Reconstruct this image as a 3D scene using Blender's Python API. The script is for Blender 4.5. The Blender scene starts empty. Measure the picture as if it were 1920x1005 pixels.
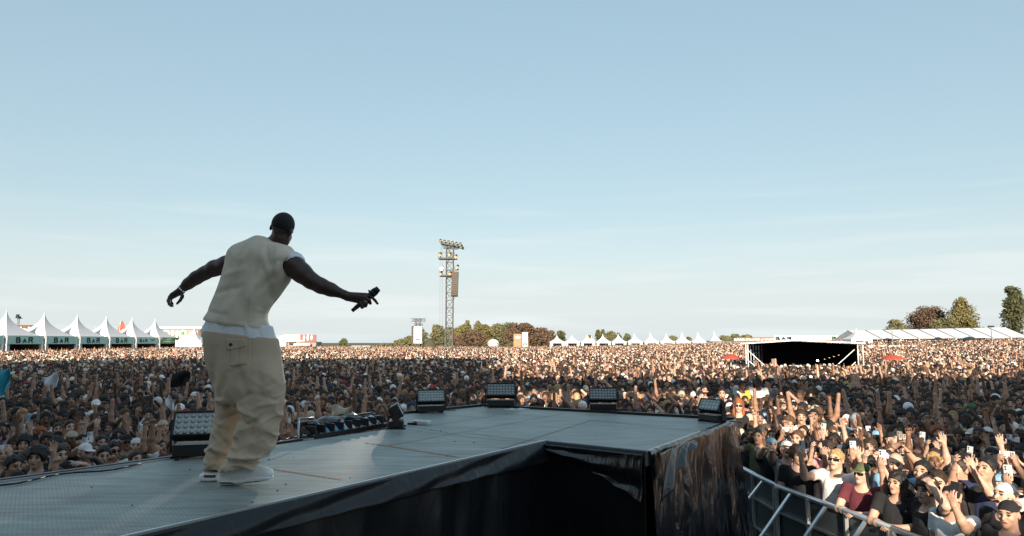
import bpy, math, random
import numpy as np
from mathutils import Vector, Matrix, Euler
R = math.radians
scene = bpy.context.scene
COL = scene.collection
# ---------------------------------------------------------------- camera
CAM_Z = 3.05; STAGE_Z = 2.05
FPX = 1301.0; PITCH = math.atan((642-502.5)/FPX)
cd = bpy.data.cameras.new("camera"); cam = bpy.data.objects.new("camera", cd); COL.objects.link(cam)
cam.location = (0, 0, CAM_Z); cam.rotation_euler = (math.pi/2+PITCH, 0, 0)
cd.sensor_width = 36; cd.lens = FPX/1920*36; cd.clip_start = 0.05; cd.clip_end = 6000
scene.camera = cam
# ---------------------------------------------------------------- sky and sun
SUN_EL = R(17); SUN_AZ = R(184.0)          # azimuth of the sun, clockwise from +Y
to_sun = Vector((math.sin(SUN_AZ)*math.cos(SUN_EL), math.cos(SUN_AZ)*math.cos(SUN_EL), math.sin(SUN_EL)))
world = bpy.data.worlds.new("World"); scene.world = world; world.use_nodes = True
nt = world.node_tree; nt.nodes.clear()
wo = nt.nodes.new('ShaderNodeOutputWorld'); bg = nt.nodes.new('ShaderNodeBackground')
sky = nt.nodes.new('ShaderNodeTexSky'); sky.sky_type = 'NISHITA'; sky.sun_disc = False
sky.sun_elevation = SUN_EL; sky.sun_rotation = SUN_AZ
sky.air_density = 1.0; sky.dust_density = 1.0; sky.ozone_density = 1.5
hs = nt.nodes.new('ShaderNodeHueSaturation'); hs.inputs['Saturation'].default_value = 1.5; hs.inputs['Hue'].default_value = 0.483
SKY_REF = 5.0; SKY_G = .36
v1 = nt.nodes.new('ShaderNodeVectorMath'); v1.operation = 'SCALE'; v1.inputs['Scale'].default_value = 1/SKY_REF; nt.links.new(sky.outputs[0], v1.inputs[0])
gm = nt.nodes.new('ShaderNodeGamma'); gm.inputs['Gamma'].default_value = SKY_G; nt.links.new(v1.outputs[0], gm.inputs['Color'])
v2 = nt.nodes.new('ShaderNodeVectorMath'); v2.operation = 'SCALE'; v2.inputs['Scale'].default_value = SKY_REF; nt.links.new(gm.outputs[0], v2.inputs[0])
nt.links.new(v2.outputs[0], hs.inputs['Color'])
tc = nt.nodes.new('ShaderNodeTexCoord'); mp = nt.nodes.new('ShaderNodeMapping'); mp.inputs['Scale'].default_value = (1.5, 1.5, 22); mp.inputs['Rotation'].default_value = (0.02, 0.05, 0)
nz = nt.nodes.new('ShaderNodeTexNoise'); nz.inputs['Scale'].default_value = 2.2; nz.inputs['Detail'].default_value = 5
nt.links.new(tc.outputs['Generated'], mp.inputs['Vector']); nt.links.new(mp.outputs[0], nz.inputs['Vector'])
cr = nt.nodes.new('ShaderNodeMapRange'); cr.inputs[1].default_value = .5; cr.inputs[2].default_value = .8; cr.inputs[3].default_value = 0; cr.inputs[4].default_value = .85
nt.links.new(nz.outputs[0], cr.inputs[0])
sx = nt.nodes.new('ShaderNodeSeparateXYZ'); nt.links.new(tc.outputs['Generated'], sx.inputs[0])
ba = nt.nodes.new('ShaderNodeMapRange'); ba.inputs[1].default_value = .24; ba.inputs[2].default_value = .02; ba.inputs[3].default_value = 0; ba.inputs[4].default_value = 1
nt.links.new(sx.outputs[2], ba.inputs[0])
mu = nt.nodes.new('ShaderNodeMath'); mu.operation = 'MULTIPLY'; nt.links.new(cr.outputs[0], mu.inputs[0]); nt.links.new(ba.outputs[0], mu.inputs[1])
mx = nt.nodes.new('ShaderNodeMix'); mx.data_type = 'RGBA'; nt.links.new(mu.outputs[0], mx.inputs[0])
hz = nt.nodes.new('ShaderNodeMapRange'); hz.interpolation_type = 'SMOOTHSTEP'; hz.inputs[1].default_value = .20; hz.inputs[2].default_value = -.02; hz.inputs[3].default_value = 0; hz.inputs[4].default_value = .85
nt.links.new(sx.outputs[2], hz.inputs[0]); mh = nt.nodes.new('ShaderNodeMix'); mh.data_type = 'RGBA'; nt.links.new(hz.outputs[0], mh.inputs[0]); nt.links.new(hs.outputs[0], mh.inputs[6]); mh.inputs[7].default_value = (4.85, 5.45, 5.7, 1)
nt.links.new(mh.outputs[2], mx.inputs[6]); mx.inputs[7].default_value = (5.9, 6.2, 6.3, 1)
nt.links.new(mx.outputs[2], bg.inputs['Color']); bg.inputs['Strength'].default_value = 0.077
nt.links.new(bg.outputs[0], wo.inputs[0])
sd = bpy.data.lights.new("sun", 'SUN'); sd.energy = 4.6; sd.angle = R(.5); sd.color = (1, .86, .68)
so = bpy.data.objects.new("sun", sd); COL.objects.link(so); so.rotation_euler = to_sun.to_track_quat('Z', 'Y').to_euler()
scene.view_settings.view_transform = 'Standard'; scene.view_settings.look = 'None'; scene.view_settings.gamma = 1
scene.view_settings.exposure = 1.0
scene.render.engine = 'CYCLES'; scene.cycles.max_bounces = 6; scene.cycles.use_denoising = True

rng = random.Random(7); nrs = np.random.RandomState(11)
# ---------------------------------------------------------------- pixel helpers (photo pixels -> world)
def ray(px, py):
    u = (px-960)/FPX; v = (502.5-py)/FPX; c, s = math.cos(PITCH), math.sin(PITCH)
    return Vector((u, c-v*s, s+v*c))
def P(px, py, Y):
    d = ray(px, py); return Vector((0, 0, CAM_Z))+d*(Y/d.y)
def G(px, py, z=STAGE_Z):
    d = ray(px, py); return Vector((0, 0, CAM_Z))+d*((z-CAM_Z)/d.z)
def proj(p):
    c, s = math.cos(PITCH), math.sin(PITCH); z = p[2]-CAM_Z
    f = p[1]*c+z*s; u = p[0]/f; v = (z*c-p[1]*s)/f
    return 960+u*FPX, 502.5-v*FPX
# ---------------------------------------------------------------- materials
MATS = {}
def mat(name, col=(.5,.5,.5), rough=.7, metal=0., noise=0., nscale=20., bump=0., bscale=60., objcol=False, inst=None, spec=None, emit=None, coat=0, col2=None, sheen=0, stretch=None):
    if name in MATS: return MATS[name]
    m = bpy.data.materials.new(name); m.use_nodes = True; n = m.node_tree.nodes; l = m.node_tree.links
    b = n['Principled BSDF']; b.inputs['Roughness'].default_value = rough; b.inputs['Metallic'].default_value = metal
    if spec is not None: b.inputs['Specular IOR Level'].default_value = spec
    if coat: b.inputs['Coat Weight'].default_value = coat
    if sheen: b.inputs['Sheen Weight'].default_value = sheen
    t = n.new('ShaderNodeTexCoord'); vec = t.outputs['Object']
    if stretch:
        mpn = n.new('ShaderNodeMapping'); mpn.inputs['Scale'].default_value = stretch; l.new(vec, mpn.inputs[0]); vec = mpn.outputs[0]
    src = None
    if objcol:
        oi = n.new('ShaderNodeObjectInfo'); src = oi.outputs['Color']
    elif inst:
        at = n.new('ShaderNodeAttribute'); at.attribute_type = 'INSTANCER'; at.attribute_name = inst; src = at.outputs['Color']
    c = (*col, 1)
    if noise or col2:
        nz = n.new('ShaderNodeTexNoise'); nz.inputs['Scale'].default_value = nscale; nz.inputs['Detail'].default_value = 4; l.new(vec, nz.inputs['Vector'])
        if col2:
            mr = n.new('ShaderNodeMapRange'); mr.inputs[1].default_value = .4; mr.inputs[2].default_value = .6; l.new(nz.outputs[0], mr.inputs[0])
            mxx = n.new('ShaderNodeMix'); mxx.data_type = 'RGBA'; l.new(mr.outputs[0], mxx.inputs[0]); mxx.inputs[6].default_value = c; mxx.inputs[7].default_value = (*col2, 1)
            src = mxx.outputs[2]
        else:
            mr = n.new('ShaderNodeMapRange'); mr.inputs[1].default_value = .3; mr.inputs[2].default_value = .7; mr.inputs[3].default_value = 1-noise; mr.inputs[4].default_value = 1+noise
            l.new(nz.outputs[0], mr.inputs[0])
            vm = n.new('ShaderNodeVectorMath'); vm.operation = 'SCALE'; l.new(mr.outputs[0], vm.inputs['Scale'])
            if src: l.new(src, vm.inputs[0])
            else: vm.inputs[0].default_value = col
            src = vm.outputs[0]
    if src: l.new(src, b.inputs['Base Color'])
    else: b.inputs['Base Color'].default_value = c
    if bump:
        nb = n.new('ShaderNodeTexNoise'); nb.inputs['Scale'].default_value = bscale; nb.inputs['Detail'].default_value = 3; l.new(vec, nb.inputs['Vector'])
        bp = n.new('ShaderNodeBump'); bp.inputs['Strength'].default_value = 1; bp.inputs['Distance'].default_value = bump; l.new(nb.outputs[0], bp.inputs['Height']); l.new(bp.outputs[0], b.inputs['Normal'])
    if emit:
        b.inputs['Emission Color'].default_value = (*emit[0], 1); b.inputs['Emission Strength'].default_value = emit[1]
    MATS[name] = m; return m
M_skin = mat('skin', rough=.5, noise=.12, nscale=9, objcol=True)
M_cloth = mat('cloth', rough=.9, noise=.15, nscale=7, objcol=True, bump=.006, bscale=22)
M_hair = mat('hair', rough=.6, noise=.45, nscale=45, objcol=True, bump=.006, bscale=70)
M_eye = mat('eye', (.035,.025,.02), .3)
M_brow = mat('brow', (.03,.018,.012), .8)
M_lip = mat('lip', (.30,.10,.08), .5)
M_mouth = mat('mouth', (.04,.01,.01), .6)
M_trouser = mat('trouser', (.03,.035,.045), .9, noise=.2)
M_sskin = mat('crowd_skin', rough=.6, inst='skin'); M_sshirt = mat('crowd_shirt', rough=.9, inst='shirt', noise=.15, nscale=7); M_shair = mat('crowd_hair', rough=.8, inst='hair', noise=.3, nscale=30)
M_black = mat('black_plastic', (.012,.012,.014), .45, noise=.2, nscale=12)
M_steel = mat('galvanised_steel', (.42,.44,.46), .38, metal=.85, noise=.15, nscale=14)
M_white = mat('white_pvc', (.80,.80,.79), .5, noise=.03, nscale=.6)
M_glass = mat('phone_glass', (.02,.025,.03), .12, coat=.6)
# ---------------------------------------------------------------- objects and tags
def tag(o, label=None, cat=None, group=None, kind=None):
    if label: o['label'] = label
    if cat: o['category'] = cat
    if group: o['group'] = group
    if kind: o['kind'] = kind
    return o
def empty(name, loc=(0,0,0), rz=0, label=None, cat=None, group=None):
    o = bpy.data.objects.new(name, None); COL.objects.link(o); o.location = loc; o.rotation_euler = (0,0,rz); o.empty_display_size = .2
    return tag(o, label, cat, group)
def link(name, me, parent=None, loc=None):
    o = bpy.data.objects.new(name, me); COL.objects.link(o)
    if parent is not None: o.parent = parent
    if loc is not None: o.location = loc
    return o
class MB:
    def __init__(s): s.v = []; s.f = []; s.m = []
    def face(s, pts, mi=0):
        b = len(s.v); s.v += [tuple(p) for p in pts]; s.f.append(tuple(range(b, b+len(pts)))); s.m.append(mi); return s
    def box(s, c, d, rot=None, mi=0):
        b = len(s.v); h = [x/2 for x in d]
        for i in (-1,1):
            for j in (-1,1):
                for k in (-1,1):
                    p = Vector((i*h[0], j*h[1], k*h[2]))
                    if rot is not None: p = rot @ p
                    s.v.append(tuple(p+Vector(c)))
        for q in ((0,1,3,2),(4,6,7,5),(0,4,5,1),(2,3,7,6),(0,2,6,4),(1,5,7,3)): s.f.append(tuple(b+i for i in q)); s.m.append(mi)
        return s
    def bar(s, a, b, w, h=None, mi=0):
        a = Vector(a); b = Vector(b); d = b-a; L = d.length
        if L < 1e-6: return s
        q = d.to_track_quat('Y', 'Z').to_matrix(); return s.box((a+b)/2, (w, L, h or w), q, mi)
    def tube(s, a, b, r0, r1=None, n=8, mi=0, caps=True):
        r1 = r0 if r1 is None else r1; a = Vector(a); b = Vector(b); q = (b-a).to_track_quat('Z', 'Y').to_matrix(); o = len(s.v)
        for c, r in ((a, r0), (b, r1)):
            for i in range(n):
                t = 2*math.pi*i/n; s.v.append(tuple(c+q @ Vector((r*math.cos(t), r*math.sin(t), 0))))
        for i in range(n): s.f.append((o+i, o+(i+1)%n, o+n+(i+1)%n, o+n+i)); s.m.append(mi)
        if caps:
            s.f.append(tuple(o+i for i in reversed(range(n)))); s.m.append(mi); s.f.append(tuple(o+n+i for i in range(n))); s.m.append(mi)
        return s
    def path(s, pts, r, n=6, mi=0):
        for a, b in zip(pts, pts[1:]): s.tube(a, b, r, n=n, mi=mi)
        return s
    def sphere(s, c, r, nu=10, nv=7, mi=0, rad=None):
        rad = rad or (r, r, r); o = len(s.v)
        for j in range(nv+1):
            ph = math.pi*j/nv
            for i in range(nu):
                t = 2*math.pi*i/nu; s.v.append((c[0]+rad[0]*math.sin(ph)*math.cos(t), c[1]+rad[1]*math.sin(ph)*math.sin(t), c[2]+rad[2]*math.cos(ph)))
        for j in range(nv):
            for i in range(nu): s.f.append((o+j*nu+i, o+(j+1)*nu+i, o+(j+1)*nu+(i+1)%nu, o+j*nu+(i+1)%nu)); s.m.append(mi)
        return s
    def grid(s, fn, nu, nv, mi=0):
        o = len(s.v)
        for j in range(nv+1):
            for i in range(nu+1): s.v.append(tuple(fn(i/nu, j/nv)))
        for j in range(nv):
            for i in range(nu): s.f.append((o+j*(nu+1)+i, o+j*(nu+1)+i+1, o+(j+1)*(nu+1)+i+1, o+(j+1)*(nu+1)+i)); s.m.append(mi)
        return s
    def mesh(s, name, mats, smooth=False):
        me = bpy.data.meshes.new(name); me.from_pydata(s.v, [], s.f)
        for m in (mats if isinstance(mats, (list, tuple)) else [mats]): me.materials.append(m)
        me.polygons.foreach_set('material_index', s.m)
        if smooth: me.polygons.foreach_set('use_smooth', [True]*len(s.f))
        me.update(); return me
    def build(s, name, mats, parent=None, smooth=False, loc=None): return link(name, s.mesh(name, mats, smooth), parent, loc)
def bevel(o, w=.01, seg=2):
    m = o.modifiers.new('bevel', 'BEVEL'); m.width = w; m.segments = seg; m.limit_method = 'ANGLE'; return o
def text_mesh(name, body, size, m, parent=None, loc=(0,0,0), rot=(0,0,0), extrude=.01, bold=0., sx=1., align='CENTER'):
    cu = bpy.data.curves.new(name, 'FONT'); cu.body = body; cu.size = size; cu.extrude = extrude; cu.offset = bold; cu.align_x = align; cu.align_y = 'CENTER'
    t = bpy.data.objects.new(name, cu); COL.objects.link(t)
    dg = bpy.context.evaluated_depsgraph_get(); me = bpy.data.meshes.new_from_object(t.evaluated_get(dg)); bpy.data.objects.remove(t)
    me.materials.clear(); me.materials.append(m); o = link(name, me, parent); o.location = loc; o.rotation_euler = rot; o.scale = (sx, 1, 1); return o
# ---------------------------------------------------------------- signed distance modelling (surface nets)
def cap(p, a, b, ra, rb=None):
    rb = ra if rb is None else rb; a = np.asarray(a, np.float32); b = np.asarray(b, np.float32); ba = b-a; pa = p-a
    t = np.clip(pa @ ba/max(float(ba @ ba), 1e-9), 0, 1); q = pa-t[:, None]*ba
    return np.sqrt((q*q).sum(1))-(ra+(rb-ra)*t)
def ell(p, c, r, rot=None):
    q = p-np.asarray(c, np.float32)
    if rot is not None: q = q @ rot
    r = np.asarray(r, np.float32); k0 = np.sqrt(((q/r)**2).sum(1)); k1 = np.sqrt(((q/(r*r))**2).sum(1))+1e-6
    return k0*(k0-1)/k1
def smin(a, b, k):
    h = np.maximum(k-np.abs(a-b), 0)/k; return np.minimum(a, b)-h*h*k*.25
def smax(a, b, k): return -smin(-a, -b, k)
def poly2(x, z, pts):
    n = len(pts); d = np.full(x.shape, 1e9, np.float32); s = np.ones(x.shape, np.float32)
    for i in range(n):
        ax, az = pts[i]; bx, bz = pts[i-1]; ex, ez = bx-ax, bz-az; wx, wz = x-ax, z-az
        t = np.clip((wx*ex+wz*ez)/max(ex*ex+ez*ez, 1e-12), 0, 1); qx, qz = wx-ex*t, wz-ez*t; d = np.minimum(d, qx*qx+qz*qz)
        c1 = z >= az; c2 = z < bz; c3 = ex*wz > ez*wx; fl = (c1 & c2 & c3) | (~c1 & ~c2 & ~c3); s = np.where(fl, -s, s)
    return s*np.sqrt(d)
def inflate(p, pts, yc, T, Rr):
    """body whose outline in the x-z plane is pts, rounded in depth about y=yc (array or number)"""
    din = -poly2(p[:, 0], p[:, 2], pts); q = np.sqrt(np.maximum(Rr-din, 0)**2+((p[:, 1]-yc)*Rr/T)**2)-Rr
    return q*min(1., T/Rr)
_lat = nrs.rand(32, 32, 32).astype(np.float32)
def vnoise(p, sc, off=0):
    q = p*np.asarray(sc, np.float32)+off; i = np.floor(q).astype(int); f = (q-i).astype(np.float32); f = f*f*(3-2*f); i &= 31; j = (i+1) & 31
    def L(a, b, c): return _lat[a, b, c]
    x0, y0, z0 = i.T; x1, y1, z1 = j.T; fx, fy, fz = f.T
    c00 = L(x0,y0,z0)*(1-fx)+L(x1,y0,z0)*fx; c10 = L(x0,y1,z0)*(1-fx)+L(x1,y1,z0)*fx
    c01 = L(x0,y0,z1)*(1-fx)+L(x1,y0,z1)*fx; c11 = L(x0,y1,z1)*(1-fx)+L(x1,y1,z1)*fx
    return (c00*(1-fy)+c10*fy)*(1-fz)+(c01*(1-fy)+c11*fy)*fz
def surfnet(f, lo, hi, h, B=8, margin=1.25):
    lo = np.asarray(lo, np.float32)-2*h; hi = np.asarray(hi, np.float32)+2*h
    nb = np.ceil((hi-lo)/(h*B)).astype(int); n = nb*B
    bc = np.stack(np.meshgrid(*[np.arange(k) for k in nb], indexing='ij'), -1).reshape(-1, 3)
    cen = lo+(bc+.5)*(B*h)-.5*h; dc = f(cen.astype(np.float32)); keep = np.abs(dc) < (B*h*.87*margin+h)
    F = np.repeat(np.repeat(np.repeat(np.where(dc < 0, -1., 1.).astype(np.float32).reshape(nb), B, 0), B, 1), B, 2)
    off = np.stack(np.meshgrid(*[np.arange(B)]*3, indexing='ij'), -1).reshape(-1, 3)
    kb = bc[keep]
    for s in range(0, len(kb), 400):
        idx = (kb[s:s+400, None, :]*B+off[None]).reshape(-1, 3); F[idx[:, 0], idx[:, 1], idx[:, 2]] = f((lo+idx*h).astype(np.float32))
    for ax in range(3):
        sl = [slice(None)]*3
        for e in (0, -1): sl[ax] = e; F[tuple(sl)] = 1.
    S = F < 0; ids = []; pos = []; quads = []; base = 0
    st = np.array([n[1]*n[2], n[2], 1])
    for ax in range(3):
        a = [slice(None)]*3; b = [slice(None)]*3; a[ax] = slice(0, -1); b[ax] = slice(1, None)
        c = S[tuple(a)] != S[tuple(b)]; idx = np.argwhere(c)
        if not len(idx): continue
        i2 = idx.copy(); i2[:, ax] += 1
        f0 = F[tuple(idx.T)]; f1 = F[tuple(i2.T)]; t = f0/(f0-f1); p = idx.astype(np.float64); p[:, ax] += t
        u, v = [(1,2),(2,0),(0,1)][ax]; cells = []
        for du, dv in ((0,0),(-1,0),(-1,-1),(0,-1)):
            q = idx.copy(); q[:, u] += du; q[:, v] += dv; cells.append(q @ st); pos.append(p)
        q4 = np.stack(cells, 1); ids += cells; fl = f0 >= 0; q4[fl] = q4[fl][:, ::-1]; quads.append(q4)
    allid = np.concatenate(ids); pp = np.concatenate(pos); quads = np.concatenate(quads)
    un, inv = np.unique(allid, return_inverse=True); cnt = np.bincount(inv)
    V = np.stack([np.bincount(inv, pp[:, k])/cnt for k in range(3)], 1)*h+lo
    Q = np.searchsorted(un, quads); return V, Q
def sdf_mesh(name, f, lo, hi, h, mats, classify=None, smooth=True):
    V, Q = surfnet(f, lo, hi, h)
    me = bpy.data.meshes.new(name); me.vertices.add(len(V)); me.vertices.foreach_set('co', V.astype(np.float32).ravel())
    me.loops.add(len(Q)*4); me.loops.foreach_set('vertex_index', Q.astype(np.int32).ravel())
    me.polygons.add(len(Q)); me.polygons.foreach_set('loop_start', np.arange(len(Q), dtype=np.int32)*4); me.polygons.foreach_set('loop_total', np.full(len(Q), 4, np.int32))
    for m in (mats if isinstance(mats, (list, tuple)) else [mats]): me.materials.append(m)
    if classify is not None: me.polygons.foreach_set('material_index', classify(V[Q].mean(1).astype(np.float32)).astype(np.int32))
    me.polygons.foreach_set('use_smooth', [smooth]*len(Q)); me.update(calc_edges=True); me.validate(); return me
def nrm(v): v = np.asarray(v, float); return v/np.linalg.norm(v)
def hand_prims(w, d, n, side, curls=(.3,.3,.3,.3), thumb=.5, fat=1., L=1.):
    """capsules of one hand: w wrist, d direction of the palm, n palm normal, side +1/-1 thumb side"""
    d = nrm(d); n = nrm(np.asarray(n, float)-d*np.dot(n, d)); s = np.cross(d, n)*side; w = np.asarray(w, float); pr = []; fg = []
    for i in range(4):
        k = w+d*(.082-.006*abs(i-1))*L+s*(.030-.0205*i)*L
        pr.append((w+s*(.012-.008*i), k, .017*fat, .0115*fat))
        ang = 0; a = k; ln = (.072,.080,.074,.058)[i]*L; q = s*(.10-.07*i)
        for sg, fr in enumerate((.45,.3,.25)):
            ang += curls[i]*(1 if sg else .8); dd = nrm(d*math.cos(ang)+n*math.sin(ang)+q*max(0, math.cos(ang))); b = a+dd*ln*fr
            fg.append((i, a, b, (.0100,.0092,.0084)[sg]*fat, (.0092,.0084,.0072)[sg]*fat)); a = b
    a = w+d*.022*L+s*.020*L; b = a+nrm(d*.55+s*.75+n*.35)*.042*L; c = b+nrm(d*.8+s*(.6-.5*thumb)+n*(.2+.5*thumb))*.036*L; e = c+nrm(d*.8+s*(.3-.6*thumb)+n*(.2+.7*thumb))*.026*L
    pr.append((w+d*.03*L, b, .017*fat, .013*fat)); fg += [(4, b, c, .0125*fat, .0105*fat), (4, c, e, .0105*fat, .0088*fat)]
    return pr, fg
def hand_sdf(p, pr, fg):
    D = None
    for a, b, ra, rb in pr: v = cap(p, a, b, ra, rb); D = v if D is None else smin(D, v, .012)
    for k in range(5):
        F = None
        for i, a, b, ra, rb in fg:
            if i == k: v = cap(p, a, b, ra, rb); F = v if F is None else smin(F, v, .004)
        if F is not None: D = smin(D, F, .006)
    return D
# ================================================================ crowd figure kit
HEAD_C = np.array([0, -.012, 1.615])
def head_rot(pitch, yaw, roll): return np.array(Euler((pitch, roll, yaw)).to_matrix())
def head_sdf(q, mouth=0., beard=0.):
    """q in head frame: origin mid head, -Y forward"""
    d = ell(q, (0,.018,.032), (.076,.095,.088)); d = smin(d, ell(q, (0,-.028,-.035), (.058,.064,.078)), .035)
    d = smin(d, cap(q, (0,-.072,-.092), (0,-.070,-.088), .024), .03)
    d = smin(d, cap(q, (-.034,-.078,.030), (.034,-.078,.030), .013), .02)
    for s in (-1, 1):
        d = smin(d, cap(q, (s*.045,-.062,-.022), (s*.038,-.070,-.018), .018), .02)
        d = smax(d, -cap(q, (s*.031,-.102,.010), (s*.033,-.100,.010), .015), .012)
        d = smin(d, ell(q, (s*.080,.014,-.004), (.009,.021,.032)), .006)
    d = smin(d, cap(q, (0,-.088,.014), (0,-.112,-.022), .008, .0135), .010)
    d = smin(d, cap(q, (-.018,-.092,-.052), (.018,-.092,-.052), .0095), .010)
    if mouth: d = smax(d, -ell(q, (0,-.108,-.058), (.017,.028,.006+.014*mouth)), .004)
    return d
def face_class(q, mouth=0.):
    """0 skin 1 eye 2 brow 3 lip 4 mouth"""
    x, y, z = q.T; ax = np.abs(x); r = np.zeros(len(q), int)
    r[(y < -.068) & (((ax-.032)/.0155)**2+((z-.010)/.0085)**2 < 1)] = 1
    r[(y < -.068) & (ax > .014) & (ax < .052) & (np.abs(z-.034+.06*(ax-.03)) < .0062)] = 2
    r[(y < -.084) & (ax < .025) & (np.abs(z+.053) < .009)] = 3
    if mouth: r[(y < -.060) & ((x/.018)**2+((z+.057)/(.007+.014*mouth))**2 < 1)] = 4
    return r
SH = {-1: np.array([-.185,.01,1.425]), 1: np.array([.185,.01,1.425])}
DN = {'u':(.16,.02,-1),'v':(.03,-.25,-1),'h':(0,-.3,-1),'n':(-.9,0,0),'c':.35}
# arms given for the person's left (+x); mirrored for the right
A_phone = {'u':(.22,-.80,-.05),'v':(-.12,-.45,.9),'h':(-.05,-.15,1),'n':(-.1,.95,.2),'c':.55}
A_two = {'u':(.02,-.92,.02),'v':(-.42,-.35,.85),'h':(-.2,-.2,1),'n':(-.6,.7,.1),'c':.5}
A_up = {'u':(.30,-.15,.92),'v':(-.02,-.18,1),'h':(0,-.1,1),'n':(-.1,-1,0),'c':1.25}
A_vee = {'u':(.62,-.12,.78),'v':(.12,-.12,1),'h':(.1,-.1,1),'n':(0,-1,.1),'c':.14}
A_wave = {'u':(.50,-.30,.75),'v':(-.12,-.15,1),'h':(-.1,-.1,1),'n':(-.1,-1,.1),'c':.05}
A_reach = {'u':(.12,-.90,.32),'v':(-.08,-.92,.48),'h':(-.05,-.9,.3),'n':(0,-.3,-1),'c':.22}
A_lean = {'u':(.18,-.55,-.75),'v':(-.80,-.60,.02),'h':(-.9,-.4,0),'n':(-.2,.3,-1),'c':.4}
A_cup = {'u':(.30,-.50,-.72),'v':(-.50,-.40,.85),'h':(-.4,-.3,.9),'n':(-.7,.6,0),'c':.5}
A_point = {'u':(.25,-.75,.55),'v':(-.05,-.75,.7),'h':(0,-.8,.6),'n':(-.2,-.2,-1),'c':'point'}
A_head = {'u':(.75,-.35,.45),'v':(-.75,-.1,.75),'h':(-.8,.1,.3),'n':(0,.3,-1),'c':.4}
POSES = {   # name: (left arm, right arm, head pitch, yaw, roll, mouth, phone hand)
 'rest': (DN, DN, .05, .15, .03, 0, None), 'phone_right': (DN, A_phone, -.12, .12, .05, 0, -1), 'phone_left': (A_phone, DN, -.1, -.15, -.04, .4, 1),
 'phone_both': (A_two, A_two, -.15, 0, .02, 0, 0), 'fist_up': (DN, A_up, -.2, .1, .06, 1, None), 'both_up': (A_vee, A_vee, -.25, 0, 0, 1, None),
 'wave_left': (A_wave, DN, -.18, -.1, -.08, .6, None), 'reach': (A_reach, A_reach, -.2, .05, .05, .7, None), 'lean': (A_lean, A_lean, .0, -.3, .06, 0, None),
 'cup': (A_cup, A_cup, -.15, .1, -.05, .8, None), 'point': (DN, A_point, -.15, -.12, .04, .5, None), 'shade_eyes': (A_head, DN, 0, .35, 0, 0, None)}
POSE_WORDS = {'rest':['standing with arms down','standing still and watching','with arms at the sides'],'phone_right':['filming with a phone in one hand','holding up a phone with one arm'],'phone_left':['raising a phone in one hand','filming one-handed'],
 'phone_both':['filming with both hands on a phone','holding a phone with both hands'],'fist_up':['with one fist straight up','punching one fist into the air'],'both_up':['with both arms thrown up','raising both open hands'],
 'wave_left':['waving one open hand','with one open hand raised'],'reach':['stretching both arms forward','reaching out with both arms'],'lean':['leaning on folded arms','with forearms crossed in front'],
 'cup':['cupping both hands at the mouth','with both hands near the face'],'point':['pointing forward and up','pointing at the stage'],'shade_eyes':['with one hand on the head','with one elbow raised to the head']}
def arm_points(A, s):
    fx = lambda v: nrm((v[0]*s, v[1], v[2])); sh = SH[s]; e = sh+fx(A['u'])*.285; w = e+fx(A['v'])*.255; return sh, e, w, fx(A['h']), fx(A['n'])
def torso_sdf(p, g=0., k=.10):
    q = p*np.array([1, 1.30, 1], np.float32)
    d = cap(q, (0,0,.96), (0,0,1.10), .155+g, .145+g); d = smin(d, cap(q, (0,.0,1.12), (0,-.005,1.28), .150+g, .165+g), k)
    for s in (-1, 1): d = smin(d, cap(q, (s*.06,.01,1.33), (s*.155,.012,1.405), .09+g, .062+g), k*.7)
    return d*.85
def legs_sdf(p, g=0.):
    d = None
    for s in (-1, 1):
        v = cap(p, (s*.085,0,.92), (s*.10,-.02,.50), .098+g, .065+g); v = smin(v, cap(p, (s*.10,-.02,.50), (s*.11,.02,.10), .063+g, .045+g), .04)
        v = smin(v, cap(p, (s*.11,.03,.05), (s*.125,-.13,.035), .045+g, .04+g), .03); d = v if d is None else np.minimum(d, v)
    return d
def make_body_fn(pose, legs=True, fing=True):
    L, Rr, hp, hy, hr, mouth, ph = POSES[pose]; HR = head_rot(hp, hy, hr).astype(np.float32); hc = HEAD_C.astype(np.float32)
    arms = []
    for A, s in ((L, 1), (Rr, -1)):
        sh, e, w, hd, hn = arm_points(A, s); c = (.05, 1.3, 1.35, 1.4) if A['c'] == 'point' else (A['c'],)*4
        if A is A_vee or A is A_wave: c = (.02, .12, .2, .1)
        arms.append((sh, e, w, hand_prims(w, hd, hn, -s, c, .5)))
    def f(p):
        q = (p-hc) @ HR; d = head_sdf(q, mouth); d = smin(d, cap(p, (0,.012,1.44), (0,.010,1.56), .062, .055), .03)
        d = smin(d, torso_sdf(p), .05)
        if legs: d = smin(d, legs_sdf(p), .05)
        for sh, e, w, (pr, fg) in arms:
            v = cap(p, sh, e, .056, .043); v = smin(v, cap(p, e, e+(w-e)*.35, .043, .042), .02); v = smin(v, cap(p, e+(w-e)*.35, w, .042, .026), .02)
            v = smin(v, hand_sdf(p, pr, fg), .015) if fing else smin(v, cap(p, w, w+nrm(w-e)*.11, .03, .03), .02)
            d = smin(d, v, .018)
        return d
    info = dict(HR=HR, hc=hc, mouth=mouth, arms=arms, ph=ph); return f, info
def shirt_fn(info, sleeve=.62, hem=.88, g=.016, fold=.020):
    def f(p):
        n = vnoise(p, (11, 11, 5), 3.3)*.6+vnoise(p, (22, 20, 9), 7)*.4; d = torso_sdf(p, g)
        for sh, e, w, _ in info['arms']:
            if sleeve > 0: d = smin(d, smax(cap(p, sh, e, .066, .066), (p-(sh+(e-sh)*sleeve)) @ nrm(e-sh).astype(np.float32), .01), .03)
        d = d-(np.abs(n-.5)-.25)*fold*2
        d = smax(d, hem-p[:, 2], .01); d = smax(d, -cap(p, (0,-.03,1.46), (0,.02,1.62), .082, .10), .01); return d
    return f
PH_DIM = (.074, .009, .152)
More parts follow.
